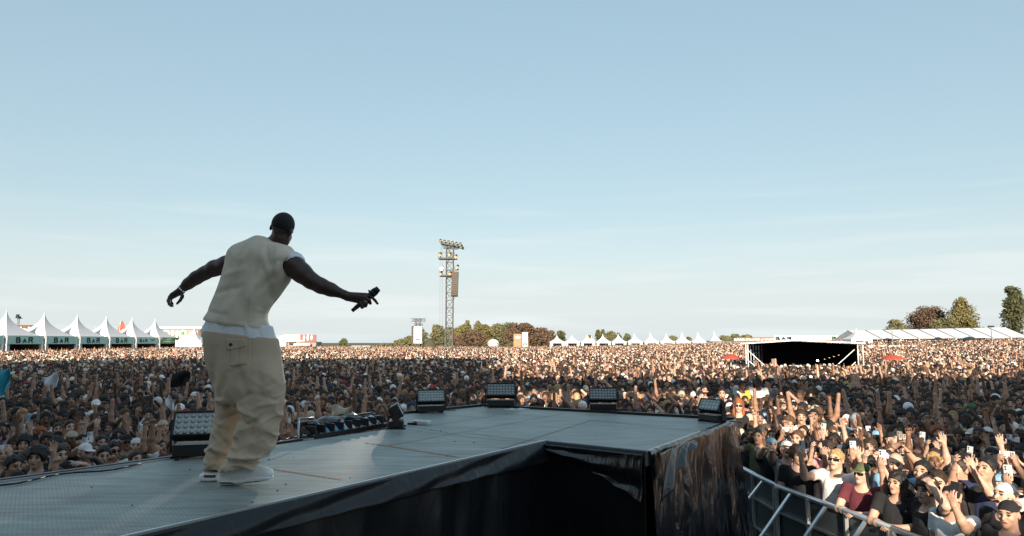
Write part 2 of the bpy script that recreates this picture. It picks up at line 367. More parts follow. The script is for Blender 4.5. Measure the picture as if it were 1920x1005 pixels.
def hair_mesh(kind):
    h = .008
    def base(q, g): return ell(q, (0,.020,.034), (.076+g,.096+g,.090+g))
    if kind == 'short':
        f = lambda q: smax(base(q, .008)-.020*(vnoise(q, (42,42,30))-.45)-.008*(vnoise(q, 90)-.5), -cap(q, (0,-.16,-.038), (0,-.10,-.032), .105)+.028*(vnoise(q, (45,45,20), 5)-.5), .006); cut = lambda q: smax(f(q), -q[:, 2]-.030+.0*q[:, 1]-np.clip(q[:, 1]*.3, -.1, .1), .01)
    elif kind == 'curly':
        def cut(q):
            d = base(q, .030)-.022*(vnoise(q, 38)-.4)-.010*(vnoise(q, 80)-.5); d = smax(d, -cap(q, (0,-.17,-.03), (0,-.12,-.03), .098), .012); return smax(d, -q[:, 2]-.045, .01)
    elif kind == 'long':
        def cut(q):
            d = base(q, .014); d = smin(d, ell(q, (0,.055,-.10), (.088,.055,.17)), .04)
            for s in (-1, 1): d = smin(d, cap(q, (s*.075,.0,-.02), (s*.085,-.02,-.20), .026, .02), .03)
            d = d-.013*(vnoise(q, (60,60,9))-.5)*2; return smax(d, -cap(q, (0,-.19,-.03), (0,-.10,-.035), .092), .012)
    elif kind == 'bun':
        def cut(q):
            d = smin(base(q, .008), ell(q, (0,.095,.10), (.038,.038,.036)), .02); d = smax(d-.003*(vnoise(q, 60)-.5), -cap(q, (0,-.17,-.03), (0,-.10,-.03), .108), .012); return smax(d, -q[:, 2]-.03-q[:, 1]*.3, .01)
    elif kind in ('cap', 'cap_back'):
        s = -1 if kind == 'cap' else 1
        def cut(q):
            d = smax(ell(q, (0,.020,.028), (.083,.104,.094)), -(q[:, 2]-.034-q[:, 1]*(.0 if s < 0 else .05)), .008)+.002*np.cos(np.arctan2(q[:, 0], q[:, 1])*6)
            br = ell(q, (0, s*.125, .040), (.066, .085, .009)); b2 = smax(br, -(s*q[:, 1]-.05), .01); d = smin(d, b2, .008)
            return smin(d, cap(q, (0,.02,.135), (0,.02,.136), .008), .005)
    elif kind == 'bucket':
        def cut(q):
            d = smax(base(q, .010), -(q[:, 2]-.04), .01); r = np.sqrt(q[:, 0]**2+(q[:, 1]-.01)**2); br = np.abs(q[:, 2]-(.125-r*.80))-.005; br = smax(br, r-.128, .006); br = smax(br, .085-r, .006); return smin(d, br, .01)
    elif kind == 'beard':
        def cut(q):
            d = ell(q, (0,-.030,-.052), (.064,.072,.075))-.004*(vnoise(q, 60)-.5); d = smax(d, q[:, 2]+.030-np.abs(q[:, 0])*.55, .01); return smax(d, -cap(q, (-.02,-.13,-.054), (.02,-.13,-.054), .028), .006)
    mm = {'cap':M_cloth,'cap_back':M_cloth,'bucket':M_cloth}.get(kind, M_hair)
    return sdf_mesh('hair_'+kind, cut, (-.18,-.22,-.30), (.18,.22,.20), h, mm)
HAIRS = {k: hair_mesh(k) for k in ('short','curly','long','bun','cap','cap_back','bucket','beard')}
def shades_mesh():
    m = MB()
    for s in (-1, 1):
        m.grid(lambda u, v: Vector((s*(.008+.056*u), -.108+.030*u*u*1.1, -.010+.034*v-.004*u)), 4, 3); m.bar((s*.064,-.080,.016), (s*.080,.01,.010), .005)
    m.bar((-.01,-.108,.018), (.01,-.108,.018), .006); return m.mesh('sunglasses', mat('dark_lens', (.012,.012,.014), .12, coat=.8))
ME_shades = shades_mesh()
BODY = {}
def get_body(pose):
    if pose in BODY: return BODY[pose]
    f, info = make_body_fn(pose); hc, HR, mo = info['hc'], info['HR'], info['mouth']
    def cl(c):
        r = face_class((c-hc) @ HR, mo); r[(c[:, 2] < .95) & (np.abs(c[:, 0]) < .24) & (r == 0) & (legs_sdf(c) < .03)] = 5; return r
    ws = [a[2] for a in info['arms']]; lo = np.minimum(np.min(ws, 0)-.22, (-.30,-.25,0)); hi = np.maximum(np.max(ws, 0)+.22, (.30,.25,1.78))
    me = sdf_mesh('body_'+pose, f, lo, hi, .0095, [M_skin, M_eye, M_brow, M_lip, M_mouth, M_trouser], cl)
    es = [a[1] for a in info['arms']]; slo = np.minimum(np.min(es, 0)-.1, (-.34,-.26,.8)); shi = np.maximum(np.max(es, 0)+.1, (.34,.26,1.6))
    tee = sdf_mesh('tee_'+pose, shirt_fn(info), slo, shi, .013, M_cloth); vest = sdf_mesh('vest_'+pose, shirt_fn(info, 0, g=.012), slo, shi, .013, M_cloth)
    BODY[pose] = (me, tee, vest, info); return BODY[pose]
def phone_mesh():
    m = MB(); m.box((0,0,0), PH_DIM, mi=0); me = m.mesh('phone_body', [M_glass])
    return me
def phone_matrix(info):
    """local matrix of the phone: long axis up the hand, screen towards the face"""
    ph = info['ph']
    ar = {1: info['arms'][0], -1: info['arms'][1]}
    if ph == 0:
        a = np.array(ar[1][2])*.5+np.array(ar[-1][2])*.5; return Matrix.Translation(Vector(a)+Vector((0,.005,.115))) @ Euler((-.15,0,0)).to_matrix().to_4x4() @ Matrix.Rotation(R(90), 4, 'Y')
    w = Vector(ar[ph][2]); return Matrix.Translation(w+Vector((0,.030,.135))) @ Euler((-.12, .08*ph, .1*ph)).to_matrix().to_4x4()
SKINS = [('light', (.60,.38,.28)), ('light', (.52,.31,.22)), ('tanned', (.40,.22,.14)), ('brown', (.20,.10,.06)), ('dark', (.07,.036,.024))]
COLS = {'black':(.012,.012,.014),'white':(.72,.72,.70),'grey':(.20,.20,.21),'navy':(.02,.03,.075),'red':(.38,.03,.03),'maroon':(.11,.02,.03),'light blue':(.22,.42,.58),'beige':(.50,.42,.31),'olive':(.10,.11,.05),
 'orange':(.62,.19,.04),'yellow':(.65,.48,.07),'pink':(.62,.28,.30),'green':(.05,.20,.10),'brown':(.13,.07,.04),'purple':(.14,.06,.22)}
HCOL = {'black':(.010,.008,.007),'dark brown':(.035,.018,.010),'brown':(.09,.045,.02),'blond':(.42,.26,.10),'ginger':(.26,.08,.02)}
N_PERSON = [0]; USED_LABELS = set()
def make_person(loc, rz, pose, skin, top, topkind, hair, hcol, shades, label, group=None, scale=1., beard=False):
    me, tee, vest, info = get_body(pose)
    root = link('person', me); root.location = loc; root.rotation_euler = (0,0,rz); root.scale = (scale,)*3; root.color = (*skin, 1)
    tag(root, label, 'person', group)
    if topkind != 'bare':
        t = link('t_shirt' if topkind == 'tee' else 'vest_top', tee if topkind == 'tee' else vest, root); t.color = (*top, 1)
    hm = Matrix.Translation(Vector(info['hc'].tolist())) @ Matrix(info['HR'].tolist()).to_4x4()
    nm = {'cap':'cap','cap_back':'cap','bucket':'bucket_hat'}.get(hair, 'hair')
    if hair:
        o = link(nm, HAIRS[hair], root); o.matrix_local = hm; o.color = (*hcol, 1)
    if beard: o = link('beard', HAIRS['beard'], root); o.matrix_local = hm; o.color = (*HCOL['dark brown'], 1)
    if shades: o = link('sunglasses', ME_shades, root); o.matrix_local = hm
    return root, info
ME_phone = None
def make_phone(root, info, label, group, colr):
    global ME_phone
    if ME_phone is None:
        ME_phone = {}
    if colr not in ME_phone:
        m = MB(); m.box((0,0,0), PH_DIM, mi=0); m.box((0,.0052,0), (.068,.0012,.145), mi=1)
        for sx, sz in ((-.018,.055),(-.018,.032)): m.tube((sx,-.0045,sz), (sx,-.0075,sz), .009, n=10, mi=2)
        c = {'black':(.02,.02,.022),'white':(.75,.76,.78),'silver':(.5,.55,.55)}[colr]
        ME_phone[colr] = m.mesh('phone_'+colr, [mat('phone_case_'+colr, c, .35), mat('phone_screen', (.05,.07,.09), .1, emit=((.55,.65,.75), .35)), M_glass])
    M = Matrix.Translation(root.location) @ Matrix.Rotation(root.rotation_euler.z, 4, 'Z') @ Matrix.Scale(root.scale[0], 4) @ phone_matrix(info)
    o = link('phone', ME_phone[colr]); o.matrix_world = M; tag(o, label, 'phone', group); return o
# ================================================================ the performer
FOOT = G(460, 906); YH = FOOT.y; S_PX = YH/FPX
def HP(px, py, dy=0.): v = P(px, py, YH+dy); return np.array(v)
def xz(pts, dy=0.): return [(float(HP(x, y, dy)[0]), float(HP(x, y, dy)[2])) for x, y in pts]
def bnd(x0, y0, x1, y1, d0, d1):
    c = np.array([HP(x, y, d) for x in (x0, x1) for y in (y0, y1) for d in (d0, d1)]); return c.min(0), c.max(0)
def below(p, a, b, dy=0.):
    """positive below the line a-b (photo pixels, a left of b)"""
    A, B = HP(*a, dy), HP(*b, dy); e = nrm([B[0]-A[0], B[2]-A[2]]); return ((p[:, 0]-A[0])*e[1]-(p[:, 2]-A[2])*e[0]).astype(np.float32)
def chaikin(pts, n=1):
    for _ in range(n):
        o = []
        for a, b in zip(pts, pts[1:]+pts[:1]): o += [(a[0]*.75+b[0]*.25, a[1]*.75+b[1]*.25), (a[0]*.25+b[0]*.75, a[1]*.25+b[1]*.75)]
        pts = o
    return pts
def creases(p, segs, yc):
    """hand placed folds on the side that faces the camera: (x0,y0,x1,y1,width_px,depth_m) in photo pixels"""
    o = np.zeros(len(p), np.float32); m = (p[:, 1] < yc+.03)
    x, z = p[:, 0], p[:, 2]
    for x0, y0, x1, y1, w, dpt in segs:
        a, b = HP(x0, y0), HP(x1, y1); ex, ez = b[0]-a[0], b[2]-a[2]; t = np.clip(((x-a[0])*ex+(z-a[2])*ez)/(ex*ex+ez*ez), 0, 1)
        d2 = (x-a[0]-t*ex)**2+(z-a[2]-t*ez)**2; o += dpt*np.exp(-d2/(w*S_PX)**2)*(.35+.65*np.sin(np.pi*np.clip(t*.8+.1, 0, 1)))
    return o*m
M_beige = mat('beige_canvas', (.56,.44,.32), .85, noise=.07, nscale=5, bump=.0012, bscale=260)
M_vest = mat('cream_jersey', (.73,.635,.505), .9, noise=.06, nscale=5, bump=.001, bscale=300)
M_shirtw = mat('white_cotton', (.80,.82,.85), .9, noise=.04, nscale=6)
M_hskin = mat('performer_skin', (.055,.027,.021), .42, noise=.2, nscale=12)
M_hhair = mat('cropped_hair', (.006,.006,.007), .75, noise=.3, nscale=90, bump=.002, bscale=160)
hero = []
H_c = HP(529, 431, .03); HRm = np.array((Matrix.Rotation(R(17), 3, 'Y') @ Matrix.Rotation(R(-188), 3, 'Z') @ Matrix.Rotation(R(14), 3, 'X'))).astype(np.float32)
def hero_limb(segs, p, k=.03):
    D = None
    for (a, ra), (b, rb) in zip(segs, segs[1:]): v = cap(p, a, b, ra, rb); D = v if D is None else smin(D, v, k)
    return D
ARM_R = [(HP(536,494,.02), .060), (HP(552,500,-.06), .078), (HP(566,512,-.08), .071), (HP(583,526,-.08), .058), (HP(602,536,-.07), .054), (HP(620,543,-.05), .047), (HP(648,553.5,-.02), .031)]
ARM_L = [(HP(446,492,.05), .072), (HP(425,497,.08), .068), (HP(402,503,.11), .058), (HP(384,512,.13), .049), (HP(368,521,.13), .048), (HP(353,532,.12), .040), (HP(341,541.5,.10), .028)]
def px_fingers(lst): return [(i, HP(*a), HP(*b), ra, rb) for i, a, b, ra, rb in lst]
HR_PALM = [(HP(650,554,-.02), HP(687,553,-.03), .028, .016), (HP(651,556,-.02), HP(684,559,-.04), .028, .017), (HP(652,558,-.02), HP(678,566,-.03), .026, .017), (HP(655,558,-.0), HP(676,562,-.01), .024, .02)]
HR_F = px_fingers([(0,(687,553,-.03),(697,557,-.035),.0125,.0115),(0,(697,557,-.035),(703.5,563.5,-.04),.0115,.0105),(0,(703.5,563.5,-.04),(708,569.5,-.04),.0105,.009),
 (1,(684,557,-.045),(693,563,-.065),.0125,.0115),(1,(693,563,-.065),(694.5,569,-.05),.0115,.0105),(1,(694.5,569,-.05),(690,566,-.02),.0105,.009),
 (2,(681,561,-.045),(687,570,-.066),.0125,.0115),(2,(687,570,-.066),(686,574,-.045),.0115,.0105),(2,(686,574,-.045),(682,570,-.015),.0105,.009),
 (3,(676,566,-.04),(681,575,-.055),.012,.011),(3,(681,575,-.055),(679,577,-.035),.011,.010),(3,(679,577,-.035),(675,573,-.01),.010,.009),
 (4,(664,555,.01),(676,553,.03),.016,.0135),(4,(676,553,.03),(690,553,.022),.0135,.010)])
HL_PALM = [(HP(341,543,.10), HP(322,553,.10), .026, .017), (HP(341,544,.11), HP(319,557,.12), .025, .016), (HP(342,545,.12), HP(320,559,.15), .024, .015)]
HL_F = px_fingers([(0,(322,553,.10),(316,562,.09),.0125,.0115),(0,(316,562,.09),(317,570,.08),.0115,.0105),(0,(317,570,.08),(321,574,.07),.0105,.009),
 (1,(319,556,.12),(315,564,.115),.0125,.0115),(1,(315,564,.115),(318,571,.10),.0115,.0105),(1,(318,571,.10),(324,573.5,.085),.0105,.0088),
 (2,(319,558,.145),(317,566,.14),.012,.011),(2,(317,566,.14),(320,569,.13),.011,.010),(2,(320,569,.13),(324,569.5,.12),.010,.0085),
 (3,(321,559,.165),(320,565,.165),.0115,.0105),(3,(320,565,.165),(323,568,.16),.010,.0085),
 (4,(340,546,.10),(342,556,.085),.016,.0135),(4,(342,556,.085),(338,563,.075),.0135,.0115),(4,(338,563,.075),(332,569.5,.07),.0115,.009)])
NECK_A = HP(512, 466, .05); NECK_B = H_c+np.array([-.012, 0, -.075])
def hero_body(p):
    q = (p-H_c.astype(np.float32)) @ HRm; d = head_sdf(q)
    d = smin(d, cap(p, NECK_A, NECK_B, .080, .067), .035)
    d = smin(d, cap(p, HP(448,486,.04), HP(540,490,.0), .075, .072), .05)
    d = smin(d, cap(p, HP(490,490,.02), HP(452,620,.02), .135, .13), .08); d = smin(d, cap(p, HP(430,640,.05), HP(480,640,0), .10, .10), .08)
    for leg in (([(470,655,-.05),.09],[(492,765,-.05),.05],[(450,875,-.05),.035],[(480,894,-.05),.035]), ([(430,650,.06),.09],[(428,765,.11),.045],[(402,872,.12),.032],[(415,893,.10),.03])):
        d = smin(d, hero_limb([(HP(*a), r) for a, r in leg], p), .05)
    for arm, pal, fg in ((ARM_R, HR_PALM, HR_F), (ARM_L, HL_PALM, HL_F)):
        v = hero_limb(arm, p, .025); v = smin(v, hand_sdf(p, pal, fg), .014); d = smin(d, v, .025)
    for a, b in (((514,447.0),(541,456)), ((515,454),(539,463))):   # folds of skin on the nape
        A, B = HP(*a, -.06), HP(*b, -.06); d = d+.006*np.exp(-(cap(p, A, B, 0)/.008)**2)
    for a, b in (((514,443),(543,451)), ((514,451),(540,460))):
        A, B = HP(*a, -.05), HP(*b, -.05); d = d-.005*np.exp(-(cap(p, A, B, 0)/.012)**2)
    return d
lo, hi = bnd(303, 912, 722, 396, -.36, .42); lo[2] = STAGE_Z-.02
hb = sdf_mesh('performer_body', hero_body, lo, hi, .0062, [M_hskin])
performer = link('person', hb); tag(performer, 'performer in cream sleeveless top and baggy beige trousers, arms spread, back to the camera', 'person')
# cropped hair
def hh(p):
    q = (p-H_c.astype(np.float32)) @ HRm; d = ell(q, (0,.020,.034), (.080,.099,.093)); d = smax(d, -cap(q, (0,-.17,-.03), (0,-.11,-.03), .104), .01); return smax(d, -q[:, 2]-.012-np.clip(q[:, 1]*.12, -.1, .1), .006)
link('hair', sdf_mesh('performer_hair', hh, H_c-.15, H_c+.15, .006, M_hhair), performer)
# cream sleeveless top
V_POLY = chaikin(xz([(489,443),(478,445),(455,454),(433,463),(426,474),(420,498),(414,520),(405,545),(396,566),(388,585),(379,600),(366,640),(430,660),(515,665),(509,619.5),(506,608),(501,594),(508,580),(519,563),(532,543),(545,526),(552,506),(560,488),(556,474),(545,464),(528,455),(508,448)]), 1)
V_CR = [(466,500,452,540,7,.012),(500,470,492,520,6,.010),(512,468,520,505,5,.012),(524,470,524,500,4,.010),(505,520,485,560,7,-.010),(528,516,512,532,5,.012),(512,532,500,548,5,.008),(430,520,475,508,6,-.007),(415,552,470,540,6,.006),
 (440,470,428,500,6,.008),(480,455,462,490,8,.006),(520,540,500,575,6,.010),(505,500,515,560,8,.008),(395,585,440,592,5,.005),(489,535,478,600,7,-.006),(450,545,430,575,9,.006),(536,500,530,520,4,-.012)]
def vest_f(p):
    yc = YH+.02+.10*(p[:, 0]-HP(470,0)[0])*-1
    d = inflate(p, V_POLY, yc, .172, .17); d = d-(vnoise(p, (13,10,5), 1.7)-.5)*.022-(vnoise(p @ np.array([[.8,0,.6],[0,1,0],[-.6,0,.8]], np.float32), (16,8,4), 9)-.5)*.020
    d = d+creases(p, V_CR, YH+.02)*1.6
    seam = np.abs(p[:, 0]-(HP(502,0)[0]+(p[:, 2]-HP(500,590)[2])*.10)); d = d+.003*np.exp(-(seam/.006)**2)*(p[:, 2] < HP(500,545)[2])*(p[:, 1] < YH)
    # armhole in front of which the right arm leaves
    d = smax(d, -(cap(p, HP(566,503,-.16), HP(548,498,-.10), .074, .066)), .012)
    hl = below(p, (380,596.5), (508,619))+.012*(vnoise(p, (5,1,1), 3)-.5)-.010*np.sin(np.pi*np.clip((p[:, 0]-HP(380,0)[0])/.49, 0, 1)); d = d-.003*np.exp(-((hl+.022)/.006)**2); return smax(d, hl, .006)
link('sleeveless_top', sdf_mesh('performer_top', vest_f, *bnd(360, 640, 580, 435, -.32, .36), .0062, M_vest), performer)
# white undershirt: tail below the hem, collar and right sleeve rim
U_POLY = chaikin(xz([(392,575),(384,600),(371,622),(356,660),(430,690),(535,690),(518,637),(513,626),(509,612),(503,595),(500,560),(440,540)]), 1)
def under_f(p, part=False):
    d = inflate(p, U_POLY, YH+.02-.10*(p[:, 0]-HP(470,0)[0]), .158, .15)-(vnoise(p, (18,14,6), 4)-.5)*.016
    d = d+creases(p, [(410,605,405,625,4,.006),(470,615,474,634,4,.008),(496,620,500,637,3,.006)], YH); hl = below(p, (370,621.5), (517,637.5))+.014*(vnoise(p, (6,1,1), 7)-.5); d = smax(d, hl, .005); d = smax(d, -below(p, (380,590), (508,611)), .01)
    if part: d = np.full(len(p), 1., np.float32)
    r = smax(ell(p, HP(551,494,-.045), (.082,.092,.088)), -(cap(p, HP(572,508,-.16), HP(545,497,-.05), .078, .070)), .006); r = smax(r, HP(546,0)[0]-.03-p[:, 0], .01)
    r = smax(r, HP(0,494)[2]-p[:, 2]-.01, .01)-.010*(vnoise(p, 38, 2)-.5)
    if part == 'sleeve': return r
    nk = np.abs(cap(p, NECK_A, NECK_B, .083, .072))-.005; ax = nrm(NECK_B-NECK_A).astype(np.float32); t = (p-NECK_A.astype(np.float32)) @ ax; nk = smax(nk, t-.045, .004); nk = smax(nk, -.01-t, .004)
    return nk if part == 'collar' else d
us = link('undershirt', sdf_mesh('performer_undershirt', under_f, *bnd(352, 650, 590, 440, -.34, .36), .0062, M_shirtw), performer)
for pt in ('sleeve', 'collar'): link(pt, sdf_mesh('performer_'+pt, lambda p, pt=pt: under_f(p, pt), *bnd(470, 520, 590, 430, -.2, .25), .0055, M_shirtw), us)
# baggy trousers
PEL = chaikin(xz([(392,570),(381,632),(384,655),(390,680),(397,705),(403,728),(406,750),(430,765),(450,770),(490,775),(528,765),(534,740),(532,715),(528,685),(524,660),(520,636),(510,570)]), 1)
LEGR = chaikin(xz([(440,690),(447,720),(453,750),(452,775),(447,800),(438,830),(428,848),(422,862),(416,875),(410,892),(408,915),(455,925),(486,915),(482,876),(490,866),(503,856),(516,838),(524,815),(529,790),(533,760),(534,735),(530,700),(500,660),(450,660)], -.055), 1)
LEGL = chaikin(xz([(392,690),(402,725),(406,750),(404,775),(400,800),(394,828),(386,848),(383,862),(384,875),(382,887),(380,910),(424,910),(428,868),(440,850),(450,825),(458,795),(460,760),(455,700),(430,670),(395,665)], .115), 1)
TR_CR = [(449,756,452,790,4,.020),(452,790,440,840,4,.022),(440,840,424,866,4,.02),(404,752,432,748,5,-.014),(406,762,446,756,4,.016),(400,790,436,800,6,-.012),(440,700,425,740,7,.012),(465,690,478,735,7,.010),(500,690,505,735,8,.007),
 (453,770,480,790,5,.016),(458,762,487,775,4,-.014),(480,790,500,783,4,.010),(487,735,465,752,5,.014),(480,742,455,760,5,-.012),(495,790,478,830,7,.010),(510,770,505,820,9,-.008),(440,848,505,852,4,-.016),(436,857,500,860,3.5,.016),(452,866,470,872,4,.012),
 (430,872,470,862,5,-.010),(388,848,420,858,4,.016),(392,840,425,848,4,-.012),(405,815,425,835,5,.010),(395,862,420,866,4,.010),(412,790,430,775,4,.012),(470,805,462,845,6,.010),(448,815,470,800,5,-.010),(500,735,528,748,5,.008),(505,757,530,752,4,-.008),(420,655,410,720,8,.010),
 (390,660,402,720,7,-.008),(463,640,463,690,3,.003)]
def trouser_f(p):
    y0 = YH+.01; a = inflate(p, PEL, y0, .165, .17); b = inflate(p, LEGR, YH-.055+np.clip((p[:, 2]-2.9)*.05, -.1, .1), .118, .13); c = inflate(p, LEGL, YH+.115, .110, .11)
    b = smax(b, below(p, (411,884), (480,880), -.055), .006); c = smax(c, below(p, (383,882), (424,881), .115), .006); a = smax(a, -below(p, (380,618), (517,634)), .01)
    d = smin(a, smin(b, c, .015), .04)
    rot = np.array([[.85,0,.52],[0,1,0],[-.52,0,.85]], np.float32); lowz = np.clip((3.02-p[:, 2])/.75, .12, 1)**1.3
    n = vnoise(p @ rot, (5.5,7,15), 6); n2 = vnoise(p @ rot.T, (7,8,18), 12); d = d-lowz*((1-np.abs(2*n-1))**2-.58)*.026-lowz*((1-np.abs(2*n2-1))**2-.58)*.016
    d = d+creases(p, TR_CR, YH+.08)*1.6
    sx_ = HP(508,0)[0]+.018*np.sin(p[:, 2]*5); d = d+.004*np.exp(-((p[:, 0]-sx_)/.005)**2)*(p[:, 1] < YH); hm_ = below(p, (411,879), (480,875), -.055); d = d+.003*np.exp(-(hm_/.004)**2); return d
TRS = sdf_mesh('performer_trousers', trouser_f, *bnd(372, 905, 545, 610, -.32, .36), .0062, M_beige)
tro = link('trousers', TRS, performer)
# back pocket, flap and button follow the cloth
def pocket_f(poly, th):
    def f(p): return smax(np.abs(trouser_f(p)-th*.5)-th, poly2(p[:, 0], p[:, 2], poly), .002)+10*np.maximum(p[:, 1]-YH, 0)
    return f
M_beige2 = mat('beige_canvas_pocket', (.545,.425,.305), .85, noise=.07, nscale=5, bump=.0012, bscale=260)
link('pocket', sdf_mesh('performer_pocket', pocket_f(xz([(427,648),(436,688),(480,681),(477,648)]), .005), HP(422,692,-.26), HP(485,640,-.02), .0045, M_beige2), tro)
link('pocket_flap', sdf_mesh('performer_pocket_flap', pocket_f(xz([(420,633),(424,652),(451,656),(477,649),(477,637)]), .009), HP(415,660,-.26), HP(482,628,-.02), .0045, M_beige), tro)
def front_y(f, x, z):
    ys = np.arange(YH-.4, YH, .004, dtype=np.float32); p = np.stack([np.full_like(ys, x), ys, np.full_like(ys, z)], 1); v = f(p); i = np.argmax(v < 0); return float(ys[i])
c = HP(450, 646); yb = front_y(trouser_f, c[0], c[2]); mb = MB(); mb.tube((c[0], yb-.010, c[2]), (c[0], yb-.020, c[2]), .012, n=14); mb.build('button', mat('horn_button', (.05,.03,.015), .3), tro)
# trainers
SHR = chaikin(xz([(410.5,898),(411.5,884),(430,876),(460,872),(484,873),(500,876),(509,880),(513.5,885.5),(512.5,891),(507,898),(495,902),(470,904),(450,907),(428,908.5),(414,907.5)], -.055), 1)
SHL = chaikin(xz([(377,896),(379,884),(400,882),(420,884),(424,892),(420,899),(405,902),(388,902.5),(379,901)], .10), 1)
M_shoe = mat('shoe_mesh', (.80,.80,.79), .75, noise=.08, nscale=60, bump=.001, bscale=300); M_sole = mat('shoe_sole', (.88,.88,.87), .45); M_air = mat('shoe_window', (.06,.055,.04), .2, coat=.6)
for poly, dy, T, wins in ((SHR, -.055, .052, [(424,899,450,900,1.3),(472,899.5,481,899,1.2),(487,898,495,897,1.2),(411,900,414,901,2.2)]), (SHL, .10, .05, [(380,895,398,895,2.6)])):
    off = YH+dy
    zs = HP(0,904)[2]
    def sh_f(p, poly=poly, off=off, T=T): return smax(inflate(p, poly, off, T, .045), STAGE_Z+.01-p[:, 2], .003)
    def so_f(p, poly=poly, off=off, T=T):
        d = inflate(p, poly, off, T+.004, .022)-.003; top = STAGE_Z+.052+.012*np.sin((p[:, 0]-HP(410,0)[0])*16)
        d = smax(d, p[:, 2]-top, .004)
        return d
    def cls(cc, wins=wins, off=off):
        r = np.zeros(len(cc), int)
        for x0, y0, x1, y1, w in wins:
            a, b = HP(x0, y0), HP(x1, y1); ex, ez = b[0]-a[0], b[2]-a[2]; t = np.clip(((cc[:, 0]-a[0])*ex+(cc[:, 2]-a[2])*ez)/(ex*ex+ez*ez), 0, 1)
            r[((cc[:, 0]-a[0]-t*ex)**2+(cc[:, 2]-a[2]-t*ez)**2 < (w*S_PX)**2) & (cc[:, 1] < off)] = 1
        r[cc[:, 2] < STAGE_Z+.003] = 1; return r
    b0 = np.array([min(q[0] for q in poly)-.03, off-.1, STAGE_Z-.02]); b1 = np.array([max(q[0] for q in poly)+.03, off+.1, max(q[1] for q in poly)+.03])
    o = link('shoe', sdf_mesh('performer_shoe', sh_f, b0, b1, .005, M_shoe), performer); link('sole', sdf_mesh('performer_sole', so_f, b0, b1, .004, [M_sole, M_air], cls), o)
# wrist bands, ring
def band(nm, c, ax, r, th, m):
    q = Vector(ax).to_track_quat('Z', 'Y'); mb = MB(); n = 20
    def fn(u, v):
        a = 2*math.pi*u; b = 2*math.pi*v; rr = r+th*math.cos(b); return Vector(c)+q @ Vector((rr*math.cos(a), rr*math.sin(a), th*math.sin(b)*1.6))
    mb.grid(fn, n, 6); return mb.build(nm, m, performer, True)
band('wristband', HP(645,552.5,-.022), HP(655,556,-.02)-HP(640,550,-.02), .032, .0045, mat('black_cord', (.01,.01,.01), .8))
band('bracelet', HP(341,542.5,.10), HP(332,550,.10)-HP(345,538,.10), .031, .0035, mat('silver', (.75,.75,.75), .25, metal=1))
band('ring', HP(686,567,-.064), HP(687,571,-.066)-HP(684,564,-.055), .0135, .0025, mat('gold', (.8,.6,.2), .25, metal=1))
# microphone, a thing of its own in the hand
ma, mbp = HP(660, 583, -.030), HP(709, 541.5, -.018); ax = nrm(mbp-ma); Lm = np.linalg.norm(mbp-ma)
mic = empty('microphone', ma, 0, 'black handheld wireless microphone in the performer\'s right hand', 'microphone')
def mt(n, a, b, ra, rb, m): return MB().tube(ax*a*Lm, ax*b*Lm, ra, rb, n=18).build(n, m, mic, True)
M_mic = mat('mic_body', (.015,.015,.018), .35)
mt('body', .14, .68, .0165, .0195, M_mic); mt('antenna_cap', 0, .16, .0135, .0150, M_mic)
hd = MB(); hd.tube(ax*.66*Lm, ax*.74*Lm, .020, .028, 18); hd.tube(ax*.74*Lm, ax*.86*Lm, .028, .029, 18); hd.tube(ax*.86*Lm, ax*1.02*Lm, .029, .020, 18)
hd.build('grille', mat('mic_grille', (.03,.03,.035), .4, metal=.6, bump=.003, bscale=400), mic, True)
band2 = MB().tube(ax*.64*Lm, ax*.69*Lm, .024, .026, 14); k = HP(693,546,-.02)-ma
MB().tube(k*.98, k*.98+np.array([-.004,0,.012]), .006, n=8).build('switch', M_mic, mic); band2.build('collar_ring', M_mic, mic, True)
# ================================================================ ground
def sst(t): t = max(0., min(1., t)); return t*t*(3-2*t)
def ground_z(x, y):
    return (.25+1.75*sst((x+5)/95))*sst((y-45)/95)
mg = MB(); xs = [-2500,-900,-400,-200]+[i*12.-140 for i in range(26)]+[220,400,900,2500]; ys = [-900,-200,-60]+[i*8. for i in range(32)]+[300,500,1000,3500]
for y in ys:
    for x in xs: mg.v.append((x, y, ground_z(x, y)))
nx = len(xs)
for j in range(len(ys)-1):
    for i in range(nx-1): mg.f.append((j*nx+i, j*nx+i+1, (j+1)*nx+i+1, (j+1)*nx+i)); mg.m.append(0)
M_grass = mat('trampled_grass', (.07,.075,.035), .95, col2=(.12,.10,.06), nscale=.35)
tag(mg.build('ground', M_grass, smooth=True), kind='structure')
